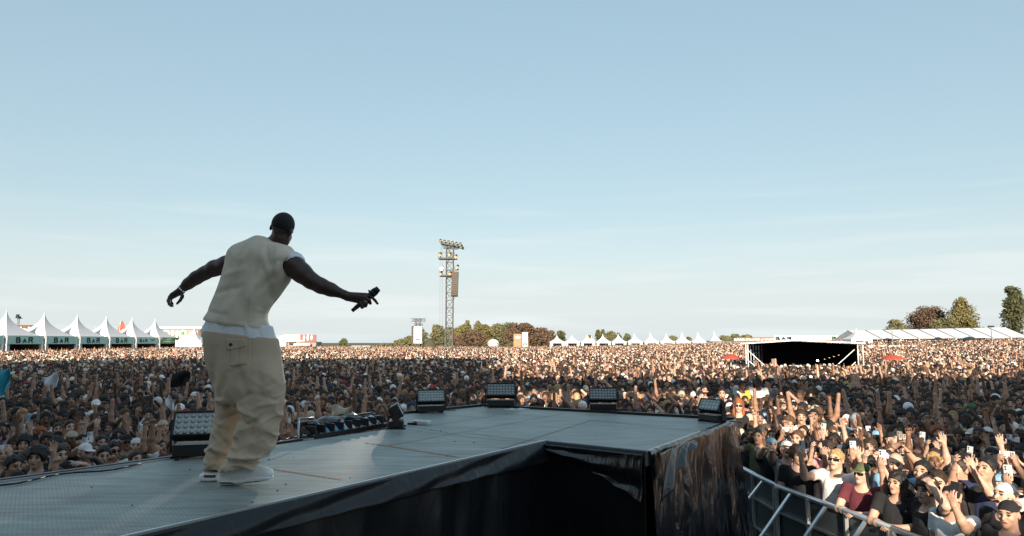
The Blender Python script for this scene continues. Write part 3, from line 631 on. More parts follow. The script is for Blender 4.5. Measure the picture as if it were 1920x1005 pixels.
# ================================================================ thrust stage
g2 = lambda px, py: G(px, py).xy
dn = Vector((.565, .825)).normalized(); nn = Vector((-dn.y, dn.x))   # catwalk direction and its left normal
A_ = G(1020, 828).xy                         # inner corner
B_ = G(1213, 848).xy; C_ = G(1375, 788).xy; D_ = G(905, 762).xy; E_ = G(750, 777).xy; F_ = G(738, 803).xy; H_ = G(0, 905).xy; I_ = G(250, 1005).xy
t = (I_-A_); NEAR = A_+t.normalized()*9.0; FARL = F_+(H_-F_).normalized()*10.5
STAGE = [NEAR, A_, B_, C_, D_, E_, F_, FARL]
stage = empty('thrust_stage', (0,0,0), 0, 'grey decked stage runway widening to a platform, skirted with black plastic sheet', 'stage')
def floor_mat(name, base, fine):
    m = bpy.data.materials.new(name); m.use_nodes = True; n = m.node_tree.nodes; l = m.node_tree.links; b = n['Principled BSDF']
    t = n.new('ShaderNodeTexCoord'); nz = n.new('ShaderNodeTexNoise'); nz.inputs['Scale'].default_value = 1.6; nz.inputs['Detail'].default_value = 6; l.new(t.outputs['Object'], nz.inputs[0])
    mp = n.new('ShaderNodeMapping'); mp.inputs['Rotation'].default_value = (0,0,math.atan2(dn.y, dn.x)); mp.inputs['Scale'].default_value = (1.2,9,1); l.new(t.outputs['Object'], mp.inputs[0])
    n2 = n.new('ShaderNodeTexNoise'); n2.inputs['Scale'].default_value = 1.5; n2.inputs['Detail'].default_value = 6; l.new(mp.outputs[0], n2.inputs[0])
    ad = n.new('ShaderNodeMath'); ad.operation = 'ADD'; l.new(nz.outputs[0], ad.inputs[0]); l.new(n2.outputs[0], ad.inputs[1])
    mr = n.new('ShaderNodeMapRange'); mr.inputs[1].default_value = .65; mr.inputs[2].default_value = 1.35; mr.inputs[3].default_value = .55; mr.inputs[4].default_value = 1.4; l.new(ad.outputs[0], mr.inputs[0])
    vm = n.new('ShaderNodeVectorMath'); vm.operation = 'SCALE'; vm.inputs[0].default_value = base; l.new(mr.outputs[0], vm.inputs['Scale']); l.new(vm.outputs[0], b.inputs['Base Color'])
    m4 = n.new('ShaderNodeMapping'); m4.inputs['Scale'].default_value = (6,2,1); m4.inputs['Rotation'].default_value = (0,0,.4); l.new(t.outputs['Object'], m4.inputs[0]); n4 = n.new('ShaderNodeTexNoise'); n4.inputs['Scale'].default_value = 3; n4.inputs['Detail'].default_value = 8; n4.inputs['Roughness'].default_value = .7; l.new(m4.outputs[0], n4.inputs[0])
    r4 = n.new('ShaderNodeMapRange'); r4.inputs[1].default_value = .60; r4.inputs[2].default_value = .72; r4.inputs[3].default_value = 1; r4.inputs[4].default_value = .62; l.new(n4.outputs[0], r4.inputs[0]); v4 = n.new('ShaderNodeVectorMath'); v4.operation = 'SCALE'; l.new(vm.outputs[0], v4.inputs[0]); l.new(r4.outputs[0], v4.inputs['Scale']); l.new(v4.outputs[0], b.inputs['Base Color']); vm = v4
    rr = n.new('ShaderNodeMapRange'); rr.inputs[3].default_value = .42; rr.inputs[4].default_value = .68; l.new(nz.outputs[0], rr.inputs[0]); l.new(rr.outputs[0], b.inputs['Roughness'])
    if fine:
        m2 = n.new('ShaderNodeMapping'); m2.inputs['Rotation'].default_value = (0,0,math.atan2(dn.y, dn.x)); m2.inputs['Scale'].default_value = (45,45,45); l.new(t.outputs['Object'], m2.inputs[0])
        ck = n.new('ShaderNodeTexVoronoi'); ck.inputs['Randomness'].default_value = 0; ck.inputs['Scale'].default_value = 1; l.new(m2.outputs[0], ck.inputs['Vector'])
        bp = n.new('ShaderNodeBump'); bp.inputs['Distance'].default_value = .006; bp.inputs['Strength'].default_value = .8; l.new(ck.outputs[0], bp.inputs['Height']); l.new(bp.outputs[0], b.inputs['Normal'])
        m3 = n.new('ShaderNodeMapRange'); m3.inputs[1].default_value = .1; m3.inputs[2].default_value = .6; m3.inputs[3].default_value = 1.15; m3.inputs[4].default_value = .8; l.new(ck.outputs[0], m3.inputs[0])
        v2 = n.new('ShaderNodeVectorMath'); v2.operation = 'SCALE'; l.new(vm.outputs[0], v2.inputs[0]); l.new(m3.outputs[0], v2.inputs['Scale']); l.new(v2.outputs[0], b.inputs['Base Color'])
    return m
M_cat = floor_mat('ribbed_deck', (.29,.325,.30), True); M_plat = floor_mat('smooth_deck', (.27,.30,.28), False)
def slab(poly, z0, z1, name, m, parent):
    mb = MB(); n = len(poly); mb.v = [(p[0], p[1], z1) for p in poly]+[(p[0], p[1], z0) for p in poly]
    mb.f = [tuple(range(n)), tuple(range(2*n-1, n-1, -1))]+[(i, n+i, n+(i+1)%n, (i+1)%n) for i in range(n)]; mb.m = [0]*len(mb.f)
    o = mb.build(name, m, parent)
    bm_fix(o); return o
def bm_fix(o):
    import bmesh
    b = bmesh.new(); b.from_mesh(o.data); bmesh.ops.recalc_face_normals(b, faces=b.faces); b.to_mesh(o.data); b.free()
J_ = G(590, 824).xy
slab([NEAR, A_, J_+(F_-J_)*.05, FARL], STAGE_Z-.12, STAGE_Z, 'runway_deck', M_cat, stage)
slab([A_+(A_-B_)*.0, B_, C_, D_, E_, F_, J_+(F_-J_)*.055], STAGE_Z-.125, STAGE_Z-.0005, 'platform_deck', M_plat, stage)
M_seam = mat('deck_seam', (.025,.03,.03), .8)
ms = MB()
def line(a, b, w, dz, mbx): a = G(*a); b = G(*b); d = (b-a).normalized(); s = Vector((-d.y, d.x, 0))*w/2; z = Vector((0,0,dz)); mbx.face([a-s+z, b-s+z, b+s+z, a+s+z])
for s in (((700,800),(1180,852)), ((735,835),(1055,776)), ((860,815),(720,792)), ((800,800),(980,771)), ((900,773),(1265,800)), ((940,842),(1110,788)), ((1110,788),(1330,812)), ((1010,828),(870,812))): line(*s, .008, .003, ms)
ms.build('seam', M_seam, stage)
M_tape = mat('orange_tape', (.55,.16,.07), .6)
for s in (((684,830),(858,857)), ((512,880),(640,899))):
    mt_ = MB(); line(*s, .020, .004, mt_); mt_.build('floor_tape', M_tape, stage)
M_trim = mat('edge_trim', (.55,.58,.60), .3, metal=.5)
def edge(a, b, w, h, m, name, off=0, dz=0):
    a = Vector(a); b = Vector(b); d = (b-a).normalized(); s = Vector((d.y, -d.x))*off; mb = MB(); mb.bar((a.x+s.x, a.y+s.y, STAGE_Z+dz+h/2-.002), (b.x+s.x, b.y+s.y, STAGE_Z+dz+h/2-.002), w, h); return mb.build(name, m, stage)
edge(G(0,905).xy+(H_-F_).normalized()*3, G(322,861).xy, .035, .012, M_trim, 'edge_trim', -.03)
edge(G(440,838).xy, J_, .03, .012, M_trim, 'edge_trim', -.03)
edge(FARL, J_, .05, .035, M_black, 'edge_rail', -.07, -.015)
edge(E_, D_, .06, .035, M_black, 'edge_rail', -.04); edge(D_, C_, .06, .035, M_black, 'edge_rail', -.04)
edge(NEAR, A_, .018, .022, M_trim, 'edge_trim', .022)
# plastic skirt
def tarp_mat():
    m = bpy.data.materials.new('black_sheet'); m.use_nodes = True; n = m.node_tree.nodes; l = m.node_tree.links; b = n['Principled BSDF']
    b.inputs['Base Color'].default_value = (.008,.009,.012,1); b.inputs['Roughness'].default_value = .19; b.inputs['Specular IOR Level'].default_value = .9
    t = n.new('ShaderNodeTexCoord'); mp = n.new('ShaderNodeMapping'); mp.inputs['Scale'].default_value = (3,3,1.2); l.new(t.outputs['Object'], mp.inputs[0]); nz = n.new('ShaderNodeTexNoise'); nz.inputs['Scale'].default_value = 1.6; nz.inputs['Detail'].default_value = 5; nz.inputs['Roughness'].default_value = .45; nz.inputs['Distortion'].default_value = 1.6; l.new(mp.outputs[0], nz.inputs[0])
    bp = n.new('ShaderNodeBump'); bp.inputs['Distance'].default_value = .035; bp.inputs['Strength'].default_value = .7; l.new(nz.outputs[0], bp.inputs['Height']); l.new(bp.outputs[0], b.inputs['Normal']); return m
M_tarp = tarp_mat(); M_tarpm = M_tarp.copy(); M_tarpm.node_tree.nodes['Principled BSDF'].inputs['Roughness'].default_value = .36; M_tarpm.node_tree.nodes['Principled BSDF'].inputs['Specular IOR Level'].default_value = .4; M_tarpm.node_tree.nodes['Bump'].inputs['Strength'].default_value = .3
def hfold(u, z, sd):
    return .55*math.sin(u*6+sd+1.6*math.sin(z*2.0+sd)+z*1.2)+.35*math.sin(u*14+sd*2+z*3.0-1.5*z*z)+.12*math.sin(u*31+z*3+sd*3)
def skirt(a, b, name, amp, flare=0., sag=0., n=70, ends=(0,0), m_=None):
    a = Vector(a); b = Vector(b); L = (b-a).length; d = (b-a)/L; out = Vector((d.y, -d.x)); mb = MB()
    def fn(u, v):
        z = STAGE_Z+.012-sag*math.sin(math.pi*u)*(1-v)
        e = min(1, u*12, (1-u)*12)
        if v < .06: k = v/.06; o = -.014+.05*k; zz = z-.004*k
        else:
            k = (v-.06)/.94; o = .036+flare*k*k+amp*hfold(u*L, k*1.9, L)*min(1, k*5)*(.3+.7*e); zz = z-.006-k*(STAGE_Z-.02)
            o += ends[0]*math.exp(-u*L/.25)*k+ends[1]*math.exp(-(1-u)*L/.25)*k
        p = a+d*(u*L)+out*o; return (p.x, p.y, zz)
    mb.grid(fn, n, 46); o = mb.build(name, m_ or M_tarp, stage, True); m = o.modifiers.new('thickness', 'SOLIDIFY'); m.thickness = .003; return o
skirt(NEAR, A_, 'plastic_skirt', .045, .05, n=190, m_=M_tarpm); skirt(A_, B_, 'plastic_skirt', .020, .03, sag=.0, n=60, m_=M_tarpm); skirt(B_, C_, 'plastic_skirt', .070, .20, n=140, ends=(.0,.12)); skirt(C_, D_, 'plastic_skirt', .02, .05, n=60)
# swag of sheet pulled across the inner corner and gathered at the platform corner
mb = MB()
def swag(u, v):
    p = A_+(B_-A_)*u; d = (B_-A_).normalized(); out = Vector((d.y, -d.x)); drop = (.02+v*(.06+.36*u**1.4)); o = .095+.020*math.sin(v*9+u*5)*v+.03*u*v
    return (p.x+out.x*o, p.y+out.y*o, STAGE_Z+.014-drop+.010*math.sin(u*30+v*14)*v)
mb.grid(swag, 60, 26); o = mb.build('plastic_fold', M_tarp, stage, True); m_ = o.modifiers.new('thickness', 'SOLIDIFY'); m_.thickness = .004
mb = MB()
def gather(u, v):
    d = (C_-B_).normalized(); out = Vector((d.y, -d.x)); L = 1.0; p = B_+d*(u*L); drop = .015+v*(.42*(1-u)**1.6+.05); o = .13+.026*math.sin(u*17+v*4+2*u*v)*(.3+v)+.02*v
    return (p.x+out.x*o-d.x*.03*(1-u), p.y+out.y*o-d.y*.03*(1-u), STAGE_Z+.02-drop)
mb.grid(gather, 70, 24); o = mb.build('plastic_fold', M_tarp, stage, True); m_ = o.modifiers.new('thickness', 'SOLIDIFY'); m_.thickness = .004
gm = MB(); rg = random.Random(3)
for i in range(60):
    px_ = rg.uniform(150,1250); py_ = rg.uniform(800,985)
    if not (py_ > 905-px_*.14 and py_ < 1110-px_*.30 or (800 < py_ < 830 and px_ > 800)): continue
    g_ = G(px_, py_)
    r_ = rg.uniform(.003,.009); gm.box((g_.x,g_.y,STAGE_Z+.003), (r_*2,r_,.004), Matrix.Rotation(rg.random()*3,3,'Z'))
gm.build('debris', M_seam, stage)['kind'] = 'stuff'
# loose upper band of sheet along the near edge
M_band = M_tarpm.copy(); M_band.name = 'band_sheet'; M_band.node_tree.nodes['Principled BSDF'].inputs['Base Color'].default_value = (.014,.017,.022,1)
def band_strip(a, b, n, d0, seed):
    a = Vector(a); b = Vector(b); L = (b-a).length; dd_ = (b-a)/L; out = Vector((dd_.y, -dd_.x)); mb = MB()
    def fn(u, v):
        s = u*L; drop = d0*(1+.10*math.sin(s*1.3)+.05*math.sin(s*3.3+1)); w = math.sin(s*3.1)*.5+math.sin(s*7.7+v*2)*.3+.2*math.sin(s*17+v*5)
        o = .050+v*(.045+.022*w)+.012*math.sin(v*6+s*4); p = a+dd_*s+out*o; return (p.x, p.y, STAGE_Z+.008-v*drop)
    mb.grid(fn, n, 10); o = mb.build('plastic_band', M_band, stage, True); o.modifiers.new('thickness', 'SOLIDIFY').thickness = .003
band_strip(Vector(NEAR).lerp(A_, .3), A_, 200, .17, 0)
# left side fascia below the deck
for a, b in ((FARL, J_), (J_, F_), (D_, E_), (E_, F_)):
    a = Vector(a); b = Vector(b); d = (b-a).normalized(); mb = MB(); q = Vector((-d.y, d.x))*.05; mb.bar((a.x+q.x, a.y+q.y, STAGE_Z/2-.08), (b.x+q.x, b.y+q.y, STAGE_Z/2-.08), .03, STAGE_Z-.2); mb.build('fascia', M_black, stage)
# ================================================================ stage-edge floodlights
M_hous = mat('lamp_housing', (.012,.013,.015), .5, bump=.001, bscale=120); M_lensd = mat('lens_dark', (.10,.13,.15), .18, coat=.5); M_lensl = mat('lens_pale', (.36,.42,.43), .3, coat=.4); M_paleplate = mat('pale_lens_plate', (.46,.52,.53), .35)
def flood(px, py, rz, w, label, pale, tilt=28, rows=4, cols=9):
    g = G(px, py); k = w/.42; r = empty('floodlight', g, rz, label, 'stage light', 'floodlights along the stage edge')
    b = MB(); b.box((0,.03*k,.062*k), (w*.90,.20*k,.085*k)); o = bevel(b.build('base', M_hous, r), .008*k)
    for s in (-1, 1): MB().box((s*w*.36,.03*k,.010*k), (.03*k,.26*k,.02*k)).build('foot', M_hous, o)
    MB().box((0,-.075*k,.109*k), (w*.80,.01*k,.006*k)).build('label_strip', mat('pale_strip', (.55,.55,.55), .4), o)
    for s in (-1, 1):
        y = MB(); y.box((s*w*.505,.03*k,.16*k), (.018*k,.07*k,.24*k)); bevel(y.build('yoke_arm', M_hous, r), .004*k)
        MB().tube((s*w*.515,.03*k,.22*k), (s*w*.55,.03*k,.22*k), .022*k, n=12).build('yoke_knob', M_hous, r)
    h = MB(); T = Euler((R(-tilt),0,0)).to_matrix(); c = Vector((0,.03*k,.225*k))
    h.box(c, (w*.95,.10*k,.19*k), T)
    for i in range(8): h.box(c+T @ Vector((w*(-.38+.11*i), .062*k, 0)), (.008*k,.05*k,.16*k), T)
    for s in (-1, 1): h.box(c+T @ Vector((s*w*.465,-.058*k,0)), (w*.03,.022*k,.19*k), T); h.box(c+T @ Vector((0,-.058*k,s*.088*k)), (w*.96,.022*k,.012*k), T)
    ho = bevel(h.build('head', M_hous, r), .004*k)
    MB().box(c+T @ Vector((0,-.0515*k,0)), (w*.90,.002*k,.168*k), T).build('lens_plate', M_paleplate if pale else M_lensd, ho)
    ln = MB(); dx = w*.88/cols; dz = .160*k/rows
    for j in range(rows):
        for i in range(cols):
            q = c+T @ Vector((w*-.44+dx*(i+.5), -.0535*k, -.080*k+dz*(j+.5))); a = q+T @ Vector((0,-.010*k,0)); ln.tube(q, a, min(dx,dz)*.47, min(dx,dz)*.30, n=10)
    ln.build('lenses', M_lensl, ho, True)
    cb = MB(); pts = [Vector((w*.2,.12*k,.05*k)), Vector((w*.3,.20*k,.012)), Vector((w*.6,.24*k,.010)), Vector((w*.95,.20*k,.010))]; cb.path(pts, .006); cb.build('cable', M_black, r, True); return r
flood(378, 858, R(16), .50, 'large black floodlight with pale lenses on the runway edge behind the performer\'s legs', True, rows=4, cols=8)
flood(747, 802, R(97), .36, 'black floodlight seen side-on beside the clear plastic box', True)
flood(808, 774, R(14), .41, 'black floodlight with pale lenses between the side-on floodlight and the one below the tall tower', True, 24)
flood(939, 764, R(2), .47, 'black floodlight with grey lenses in the middle of the far platform edge', False, 24)
flood(1131, 771, R(-6), .43, 'black floodlight with dark lens grid right of centre on the far platform edge', False, 24)
flood(1333, 791, R(-58), .36, 'black floodlight with blank pale front at the platform\'s outer corner', True, 30, 3, 6)  # pale front plate holds the sky's reflection in its colour
# ================================================================ clutter on the runway's left edge
def on(px, py, dz=0): v = G(px, py); v.z += dz; return v
tr = empty('cable_tray', on(655,812), 0, 'black cable tray packed with white and blue cloths along the runway edge', 'cable tray')
a0, a1 = on(592,822), on(735,797); dd = (a1-a0).normalized(); sd_ = Vector((-dd.y, dd.x, 0)); base = on(655,812)
M_bcl = mat('blue_cloth', (.16,.42,.60), .7, noise=.2, nscale=20); M_wcl = mat('white_cloth', (.70,.72,.72), .7, noise=.1, nscale=20)
mb = MB(); mb.bar(a0+sd_*.06-base, a1+sd_*.06-base+Vector((0,0,0)), .02, .05); mb.bar(a0+sd_*.30-base+Vector((0,0,.12)), a1+sd_*.30-base+Vector((0,0,.12)), .03, .05); mb.build('rail', M_black, tr)
for i in range(13):
    t_ = (i+.4+rng.random()*.3)/13; c = a0.lerp(a1, t_)+sd_*(.10+.02*rng.random())-base; col = M_bcl if 2 < i < 6 else M_wcl; w = rng.uniform(.05,.10); h = rng.uniform(.05,.10)
    if i in (0, 1): col = M_black
    mb = MB()
    def cl(u, v, w=w, h=h, s=i): return c+dd*(u-.5)*w+sd_*(.10*v+.02*math.sin(u*8+s))+Vector((0,0,.02+h*v+.012*math.sin(u*7+v*5+s)))
    mb.grid(cl, 6, 6); o = mb.build('cloth', col, tr, True); m_ = o.modifiers.new('thickness', 'SOLIDIFY'); m_.thickness = .012
for i in range(9): c = a0.lerp(a1, (i+.5)/9)+sd_*.14-base; MB().box(c+Vector((0,0,.07)), (.02,.14,.085), Matrix.Rotation(math.atan2(dd.y, dd.x), 3, 'Z')).build('bracket', M_black, tr)
bun = MB(); 
def bfn(u, v):
    p = a0.lerp(a1, .12+u*.90)+sd_*.30; r = (.022+.030*math.sin(min(1,u*1.3)*math.pi)**.5)*(1+.25*math.sin(u*19+2)*.6); a = 2*math.pi*v; q = 1+.16*math.sin(a*3+u*14)+.1*math.sin(a*7-u*31)
    return p+sd_*math.cos(a)*r*1.5*q+Vector((0,0,.11+math.sin(a)*r*q*.9))
bun.grid(bfn, 60, 20); tag(bun.build('plastic_sheet_bundle', M_tarp, None, True), 'rolled bundle of black plastic sheet lying along the cable tray', 'plastic sheet')
# support for the bundle is the tray rail; a steel leg stands beside
lg = MB(); p0 = on(566,826); lg.tube(p0+sd_*.05, p0+dd*.16+sd_*.20+Vector((0,0,.20)), .011, n=8); lg.tube(p0+dd*.16+sd_*.20+Vector((0,0,.20)), p0+dd*.40+sd_*.22+Vector((0,0,.18)), .010, n=8); lg.tube(p0+dd*.40+sd_*.22+Vector((0,0,.18)), p0+dd*.46+sd_*.06, .010, n=8)
tag(lg.build('folding_stand', M_steel, None, True), 'bent steel tube stand at the left end of the cable tray', 'stand')
bx = empty('plastic_box', on(790,796), R(-20), 'clear plastic box with orange sticker lying on the deck beside the side-on floodlight', 'plastic box')
mcl = mat('clear_plastic', (.55,.62,.63), .25, spec=.6); bevel(MB().box((0,0,.025), (.22,.12,.05)).build('box', mcl, bx), .012); MB().box((-.05,-.0615,.028), (.04,.003,.035), Matrix.Rotation(.5,3,'Y')).build('sticker', M_tape, bx); MB().box((-.09,-.05,.012), (.12,.06,.024)).build('foot', M_black, bx)
fl = MB(); 
def paperf(u, v): p = on(948+46*u, 768.5-1.5*u); return p+Vector((-.02*v, .10*v, .006+.006*math.sin(u*17+v*3)))
fl.grid(paperf, 10, 3); o = fl.build('towel', M_wcl, None, True); tag(o, 'white towel lying flat beside the middle floodlight on the far platform edge', 'towel'); o.modifiers.new('t', 'SOLIDIFY').thickness = .012
cb = MB(); pts = [on(-20+26*i, 914-3.75*i+3*math.sin(i*.9), .012) for i in range(12)]; cb.path(pts, .007, 8); tag(cb.build('cable', M_black, None, True), 'black cable lying along the near left edge of the runway', 'cable')
cb = MB(); pts = [on(430+14*i, 846-2.6*i+2*math.sin(i*1.3), .010) for i in range(12)]; cb.path(pts, .008, 8); tag(cb.build('cable', M_black, None, True), 'thin black cable on the deck just right of the performer\'s calves', 'cable')
# ================================================================ festival ground
M_tent = mat('tent_pvc', (.62,.61,.62), .55, noise=.03, nscale=.8); M_tentg = mat('tent_pvc_grey', (.55,.60,.60), .6, noise=.05, nscale=.8)
M_mint = mat('mint_banner', (.40,.66,.60), .6, noise=.05, nscale=.7); M_dkgreen = mat('dark_green_letters', (.012,.05,.05), .6); M_leafb = mat('green_banner', (.13,.30,.14), .6, noise=.25, nscale=1.2); M_pale = mat('pale_letters', (.50,.62,.38), .6)
M_brownb = mat('bar_back', (.16,.09,.06), .9, noise=.3, nscale=1.5); M_red = mat('red_banner', (.40,.065,.035), .6, noise=.06); M_wood = mat('timber', (.28,.2,.14), .9)
def pagoda(name, loc, ax, ay, ze, zp, label, group, rz=0., walls=True, body_m=None, post_m=None, opening=True):
    r = empty(name, loc, rz, label, 'tent', group); m = MB(); n = 4; K = 10
    def roof(u, v):
        k = (1-v)**2.5*(.88)+(1-v)*.12; c = [(-1,-1),(1,-1),(1,1),(-1,1),(-1,-1)]; s = u*4; i = min(3, int(s)); f = s-i; x = c[i][0]*(1-f)+c[i+1][0]*f; y = c[i][1]*(1-f)+c[i+1][1]*f
        return (x*ax*k, y*ay*k, ze+(zp-ze)*v**1.0)
    m.grid(roof, 16, K); m.build('roof', M_tent, r, False)
    v = MB()
    for s in (-1, 1): v.box((0, s*(ay+.01), ze-.15), (2*ax, .03, .34)); v.box((s*(ax+.01), 0, ze-.15), (.03, 2*ay, .34))
    v.build('valance', M_tent, r); 
    for sx_ in (-1, 1):
        for sy_ in (-1, 1): MB().box((sx_*ax*.985, sy_*ay*.985, ze/2-.1), (.14,.14,ze)).build('post', post_m or M_white, r)
    if walls:
        w = MB(); w.box((0, ay*.95, ze/2), (2*ax*.98, .04, ze)); w.box((-ax*.95, 0, ze/2), (.04, 2*ay*.9, ze)); w.build('wall', body_m or M_tentg, r)
        if opening:
            for s in (-1, 1): MB().box((s*ax*.78, -ay*.97, ze/2), (ax*.36, .05, ze)).build('curtain', M_tent, r)
            MB().box((0, -ay*.55, .55), (ax*1.5, .5, 1.1)).build('counter', M_brownb, r)
    return r
# bar tents on the left
def letter(ch, parent, x, y, z, w, h, m=None, front='x'):
    t = .29*w; m_ = MB(); S_ = {'B':[((-.5,-.5),(-.5,.5)),((-.5,.5),(.25,.5)),((.25,.5),(.36,.25)),((.36,.25),(.25,.02)),((-.5,.02),(.30,.02)),((.30,.02),(.5,-.25)),((.5,-.25),(.3,-.5)),((-.5,-.5),(.3,-.5))],
      'A':[((-.5,-.5),(-.05,.5)),((.5,-.5),(.05,.5)),((-.3,-.2),(.3,-.2))], 'R':[((-.5,-.5),(-.5,.5)),((-.5,.5),(.3,.5)),((.3,.5),(.45,.25)),((.45,.25),(.3,.0)),((-.5,.0),(.3,.0)),((.0,.0),(.5,-.5))]}[ch]
    for (a0_, b0_), (a1_, b1_) in S_:
        f_ = lambda a_, b_: ((0, a_*(w-t), b_*(h-t*.8)) if front == 'x' else (a_*(w-t), 0, b_*(h-t*.8)))
        p_, q_ = Vector(f_(a0_, b0_)), Vector(f_(a1_, b1_)); dd_ = (q_-p_).normalized()*t*.3; m_.bar(p_-dd_, q_+dd_, t*.8 if front == 'x' else .03, .03 if front == 'x' else t*.8) if False else m_.bar(p_-dd_, q_+dd_, *((.03, t*.8)))
    o_ = m_.build('lettering', m or M_dkgreen, parent); o_.location = (x, y, z); return o_
ORD = ['first', 'second', 'third', 'fourth', 'fifth', 'sixth']
X0, Y0, DX, DY = -76.8, 105., .58, 8.0
words = ['BAR','BAR','BAR','BAR','BAR','']
for k in range(-1, 6):
    cx, cy = X0+DX*(k+.5), Y0+DY*(k+.5); zt = 4.10
    lab = {-1:'white pagoda bar tent cut by the left picture edge', 5:'white pagoda tent over the green leafy banner, end of the bar row'}.get(k, f'white pagoda tent with mint BAR banner, {ORD[k] if k>=0 else ""} from the left')
    rot = math.atan2(DY, DX)
    t_ = pagoda('pagoda_tent', (cx-3.0, cy+.3, 0), 3.2, 3.9, 4.0, 8.25, lab, 'bar tents on the left', 0, True, M_brownb)
    # fascia banner, on the side facing the crowd
    f = MB(); f.box((0,0,0), (.08, math.hypot(DX,DY)*.93, 1.32)); fo = f.build('banner', M_mint if k < 5 else M_leafb, t_); fo.location = (3.36, -.3, zt-.66); fo.rotation_euler = (0,0,rot-math.pi/2)
    if k >= 0 and words[k]:
        small = k == 4; sc_ = .74 if small else 1.0; oy = -1.1 if small else 0
        for ch, y_, w_, h_ in (('B',-1.30,1.05,.95), ('A',-.05,.85,.70), ('R',1.20,1.05,.95)): letter(ch, fo, .05, (y_*sc_+oy), -.02-(.95-h_)*.5*sc_, w_*sc_, h_*sc_)
        if small:
            for z_ in (.18, -.02): MB().box((.05, 2.0, z_), (.02, 1.6 if z_ > 0 else 1.0, .12)).build('small_lettering', M_dkgreen, fo)
    if k == 5:
        for z_, w_ in ((.28, 2.0), (-.22, 4.6)): MB().box((.05, 0, z_), (.02, w_, .34)).build('small_lettering', M_pale, fo)
    pm = MB(); pm.box((3.0-.29,-.3-DY/2,2.05), (.35,.35,4.2)); pm.build('fascia_post', M_white, t_)
    MB().box((2.2,-DY/2+.9,1.7), (1.2,.9,3.0)).build('curtain', M_tent, t_); MB().box((2.4,0,.55), (.6,6,1.1)).build('counter', M_brownb, t_)
for px, py, d, lb in ((180,612,150,'small white tent peak showing between the third and fourth bar tents'), (234,613,150,'small white tent peak showing between the fourth and fifth bar tents'), (347,613,190,'narrow white tent peak in front of the big white lettering'), (365,610,165,'white pagoda tent just left of the performer\'s hip')):
    p = P(px, py, d); h = 3.0 if px > 300 and px < 350 else 4.4; pagoda('pagoda_tent', (p.x, d, 0), 3.4, 3.4, p.z-h, p.z, lb, 'tents behind the bar row', 0, True)
# building with big white letters, left of the performer
d = 175; b = empty('pavilion', (P(337,650,d).x, d, 0), R(6), 'low timber pavilion with big white letters and green panels left of the performer', 'building', None)
S = d/FPX
MB().box((0,2,3.2), (74*S,4,6.4)).build('wall', mat('pavilion_wall', (.30,.28,.22), .9, noise=.35, nscale=.5), b)
MB().box((0,1.9,6.7), (78*S,4.6,.5)).build('roof', M_white, b); MB().box((20*S,-.1,3.4), (30*S,.3,3.0)).build('white_panel', M_white, b); MB().box((-2*S,-.15,5.4), (16*S,.2,1.3)).build('green_panel', M_leafb, b); MB().box((34*S,-.2,4.8), (4*S,.2,2.8)).build('brown_panel', M_brownb, b)
text_mesh('lettering', '10JOMO', 2.5, mat('white_letters', (.85,.85,.85), .5), b, (-21*S,-.3,5.1), (R(90),0,0), .05, .05, 1.0); text_mesh('lettering', 'YKOT', 1.9, MATS['white_letters'], b, (-17*S,-.3,3.1), (R(90),0,0), .05, .05, 1.1)
d = 150; b = empty('barrier_deck', (P(352,655,d).x, d, 0), 0, 'glass-fronted raised viewing deck beside the performer\'s hip', 'viewing deck'); S = d/FPX
MB().box((0,1.5,1.9), (46*S,3,.25)).build('deck', M_black, b); mg_ = mat('balustrade_glass', (.55,.60,.58), .3); MB().box((0,.05,2.8), (46*S,.05,1.5)).build('balustrade', mg_, b)
for i in range(6): MB().box((-23*S+46*S*i/5,0,1.8), (.12,.12,3.6)).build('post', M_white, b)
# red stall building right of the performer
d = 185; S = d/FPX; b = empty('food_hall', (P(560,650,d).x, d, 0), 0, 'two-storey stall building with pink and dark red fascias just right of the performer', 'building')
z = lambda y: P(0, y, d).z
def pb(nm, x0, x1, y0, y1, m, dep=0., th=.4): o = MB().box(((x0+x1)/2*S, -dep, (z(y0)+z(y1))/2), ((x1-x0)*S, th, z(y0)-z(y1))).build(nm, m, b); return o
MB().box((0,3,z(641)/2), (64*S,5.5,z(641))).build('wall', mat('hall_wall', (.36,.29,.25), .9, noise=.3, nscale=.6), b)
pb('fascia', -29, 3, 627, 637, mat('pink_panel', (.62,.36,.36), .6)); pb('fascia', 3.2, 32, 627.5, 641, mat('dark_red_panel', (.33,.07,.07), .6, noise=.1)); pb('sign', -40, -30, 630, 640, M_white); pb('balcony', -26, 12, 637.5, 640, M_tentg, .3)
pb('window', -18, -6, 641, 646, M_black, .1); pb('sign', -34, -22, 641, 651, M_tentg, .4); pb('canopy', -6, 24, 644, 647.5, M_white, .8, 1.6); pb('counter', -4, 26, 649, 652, M_brownb, .8, 1.0)
em = MB(); zz = z(633)
for x_, h_ in ((10,5),(17,8),(24,6)): em.sphere((x_*S,-.3,zz), 1, 10, 6, rad=(2.1*S,.12,h_*S*.8))
em.build('emblem', M_white, b)
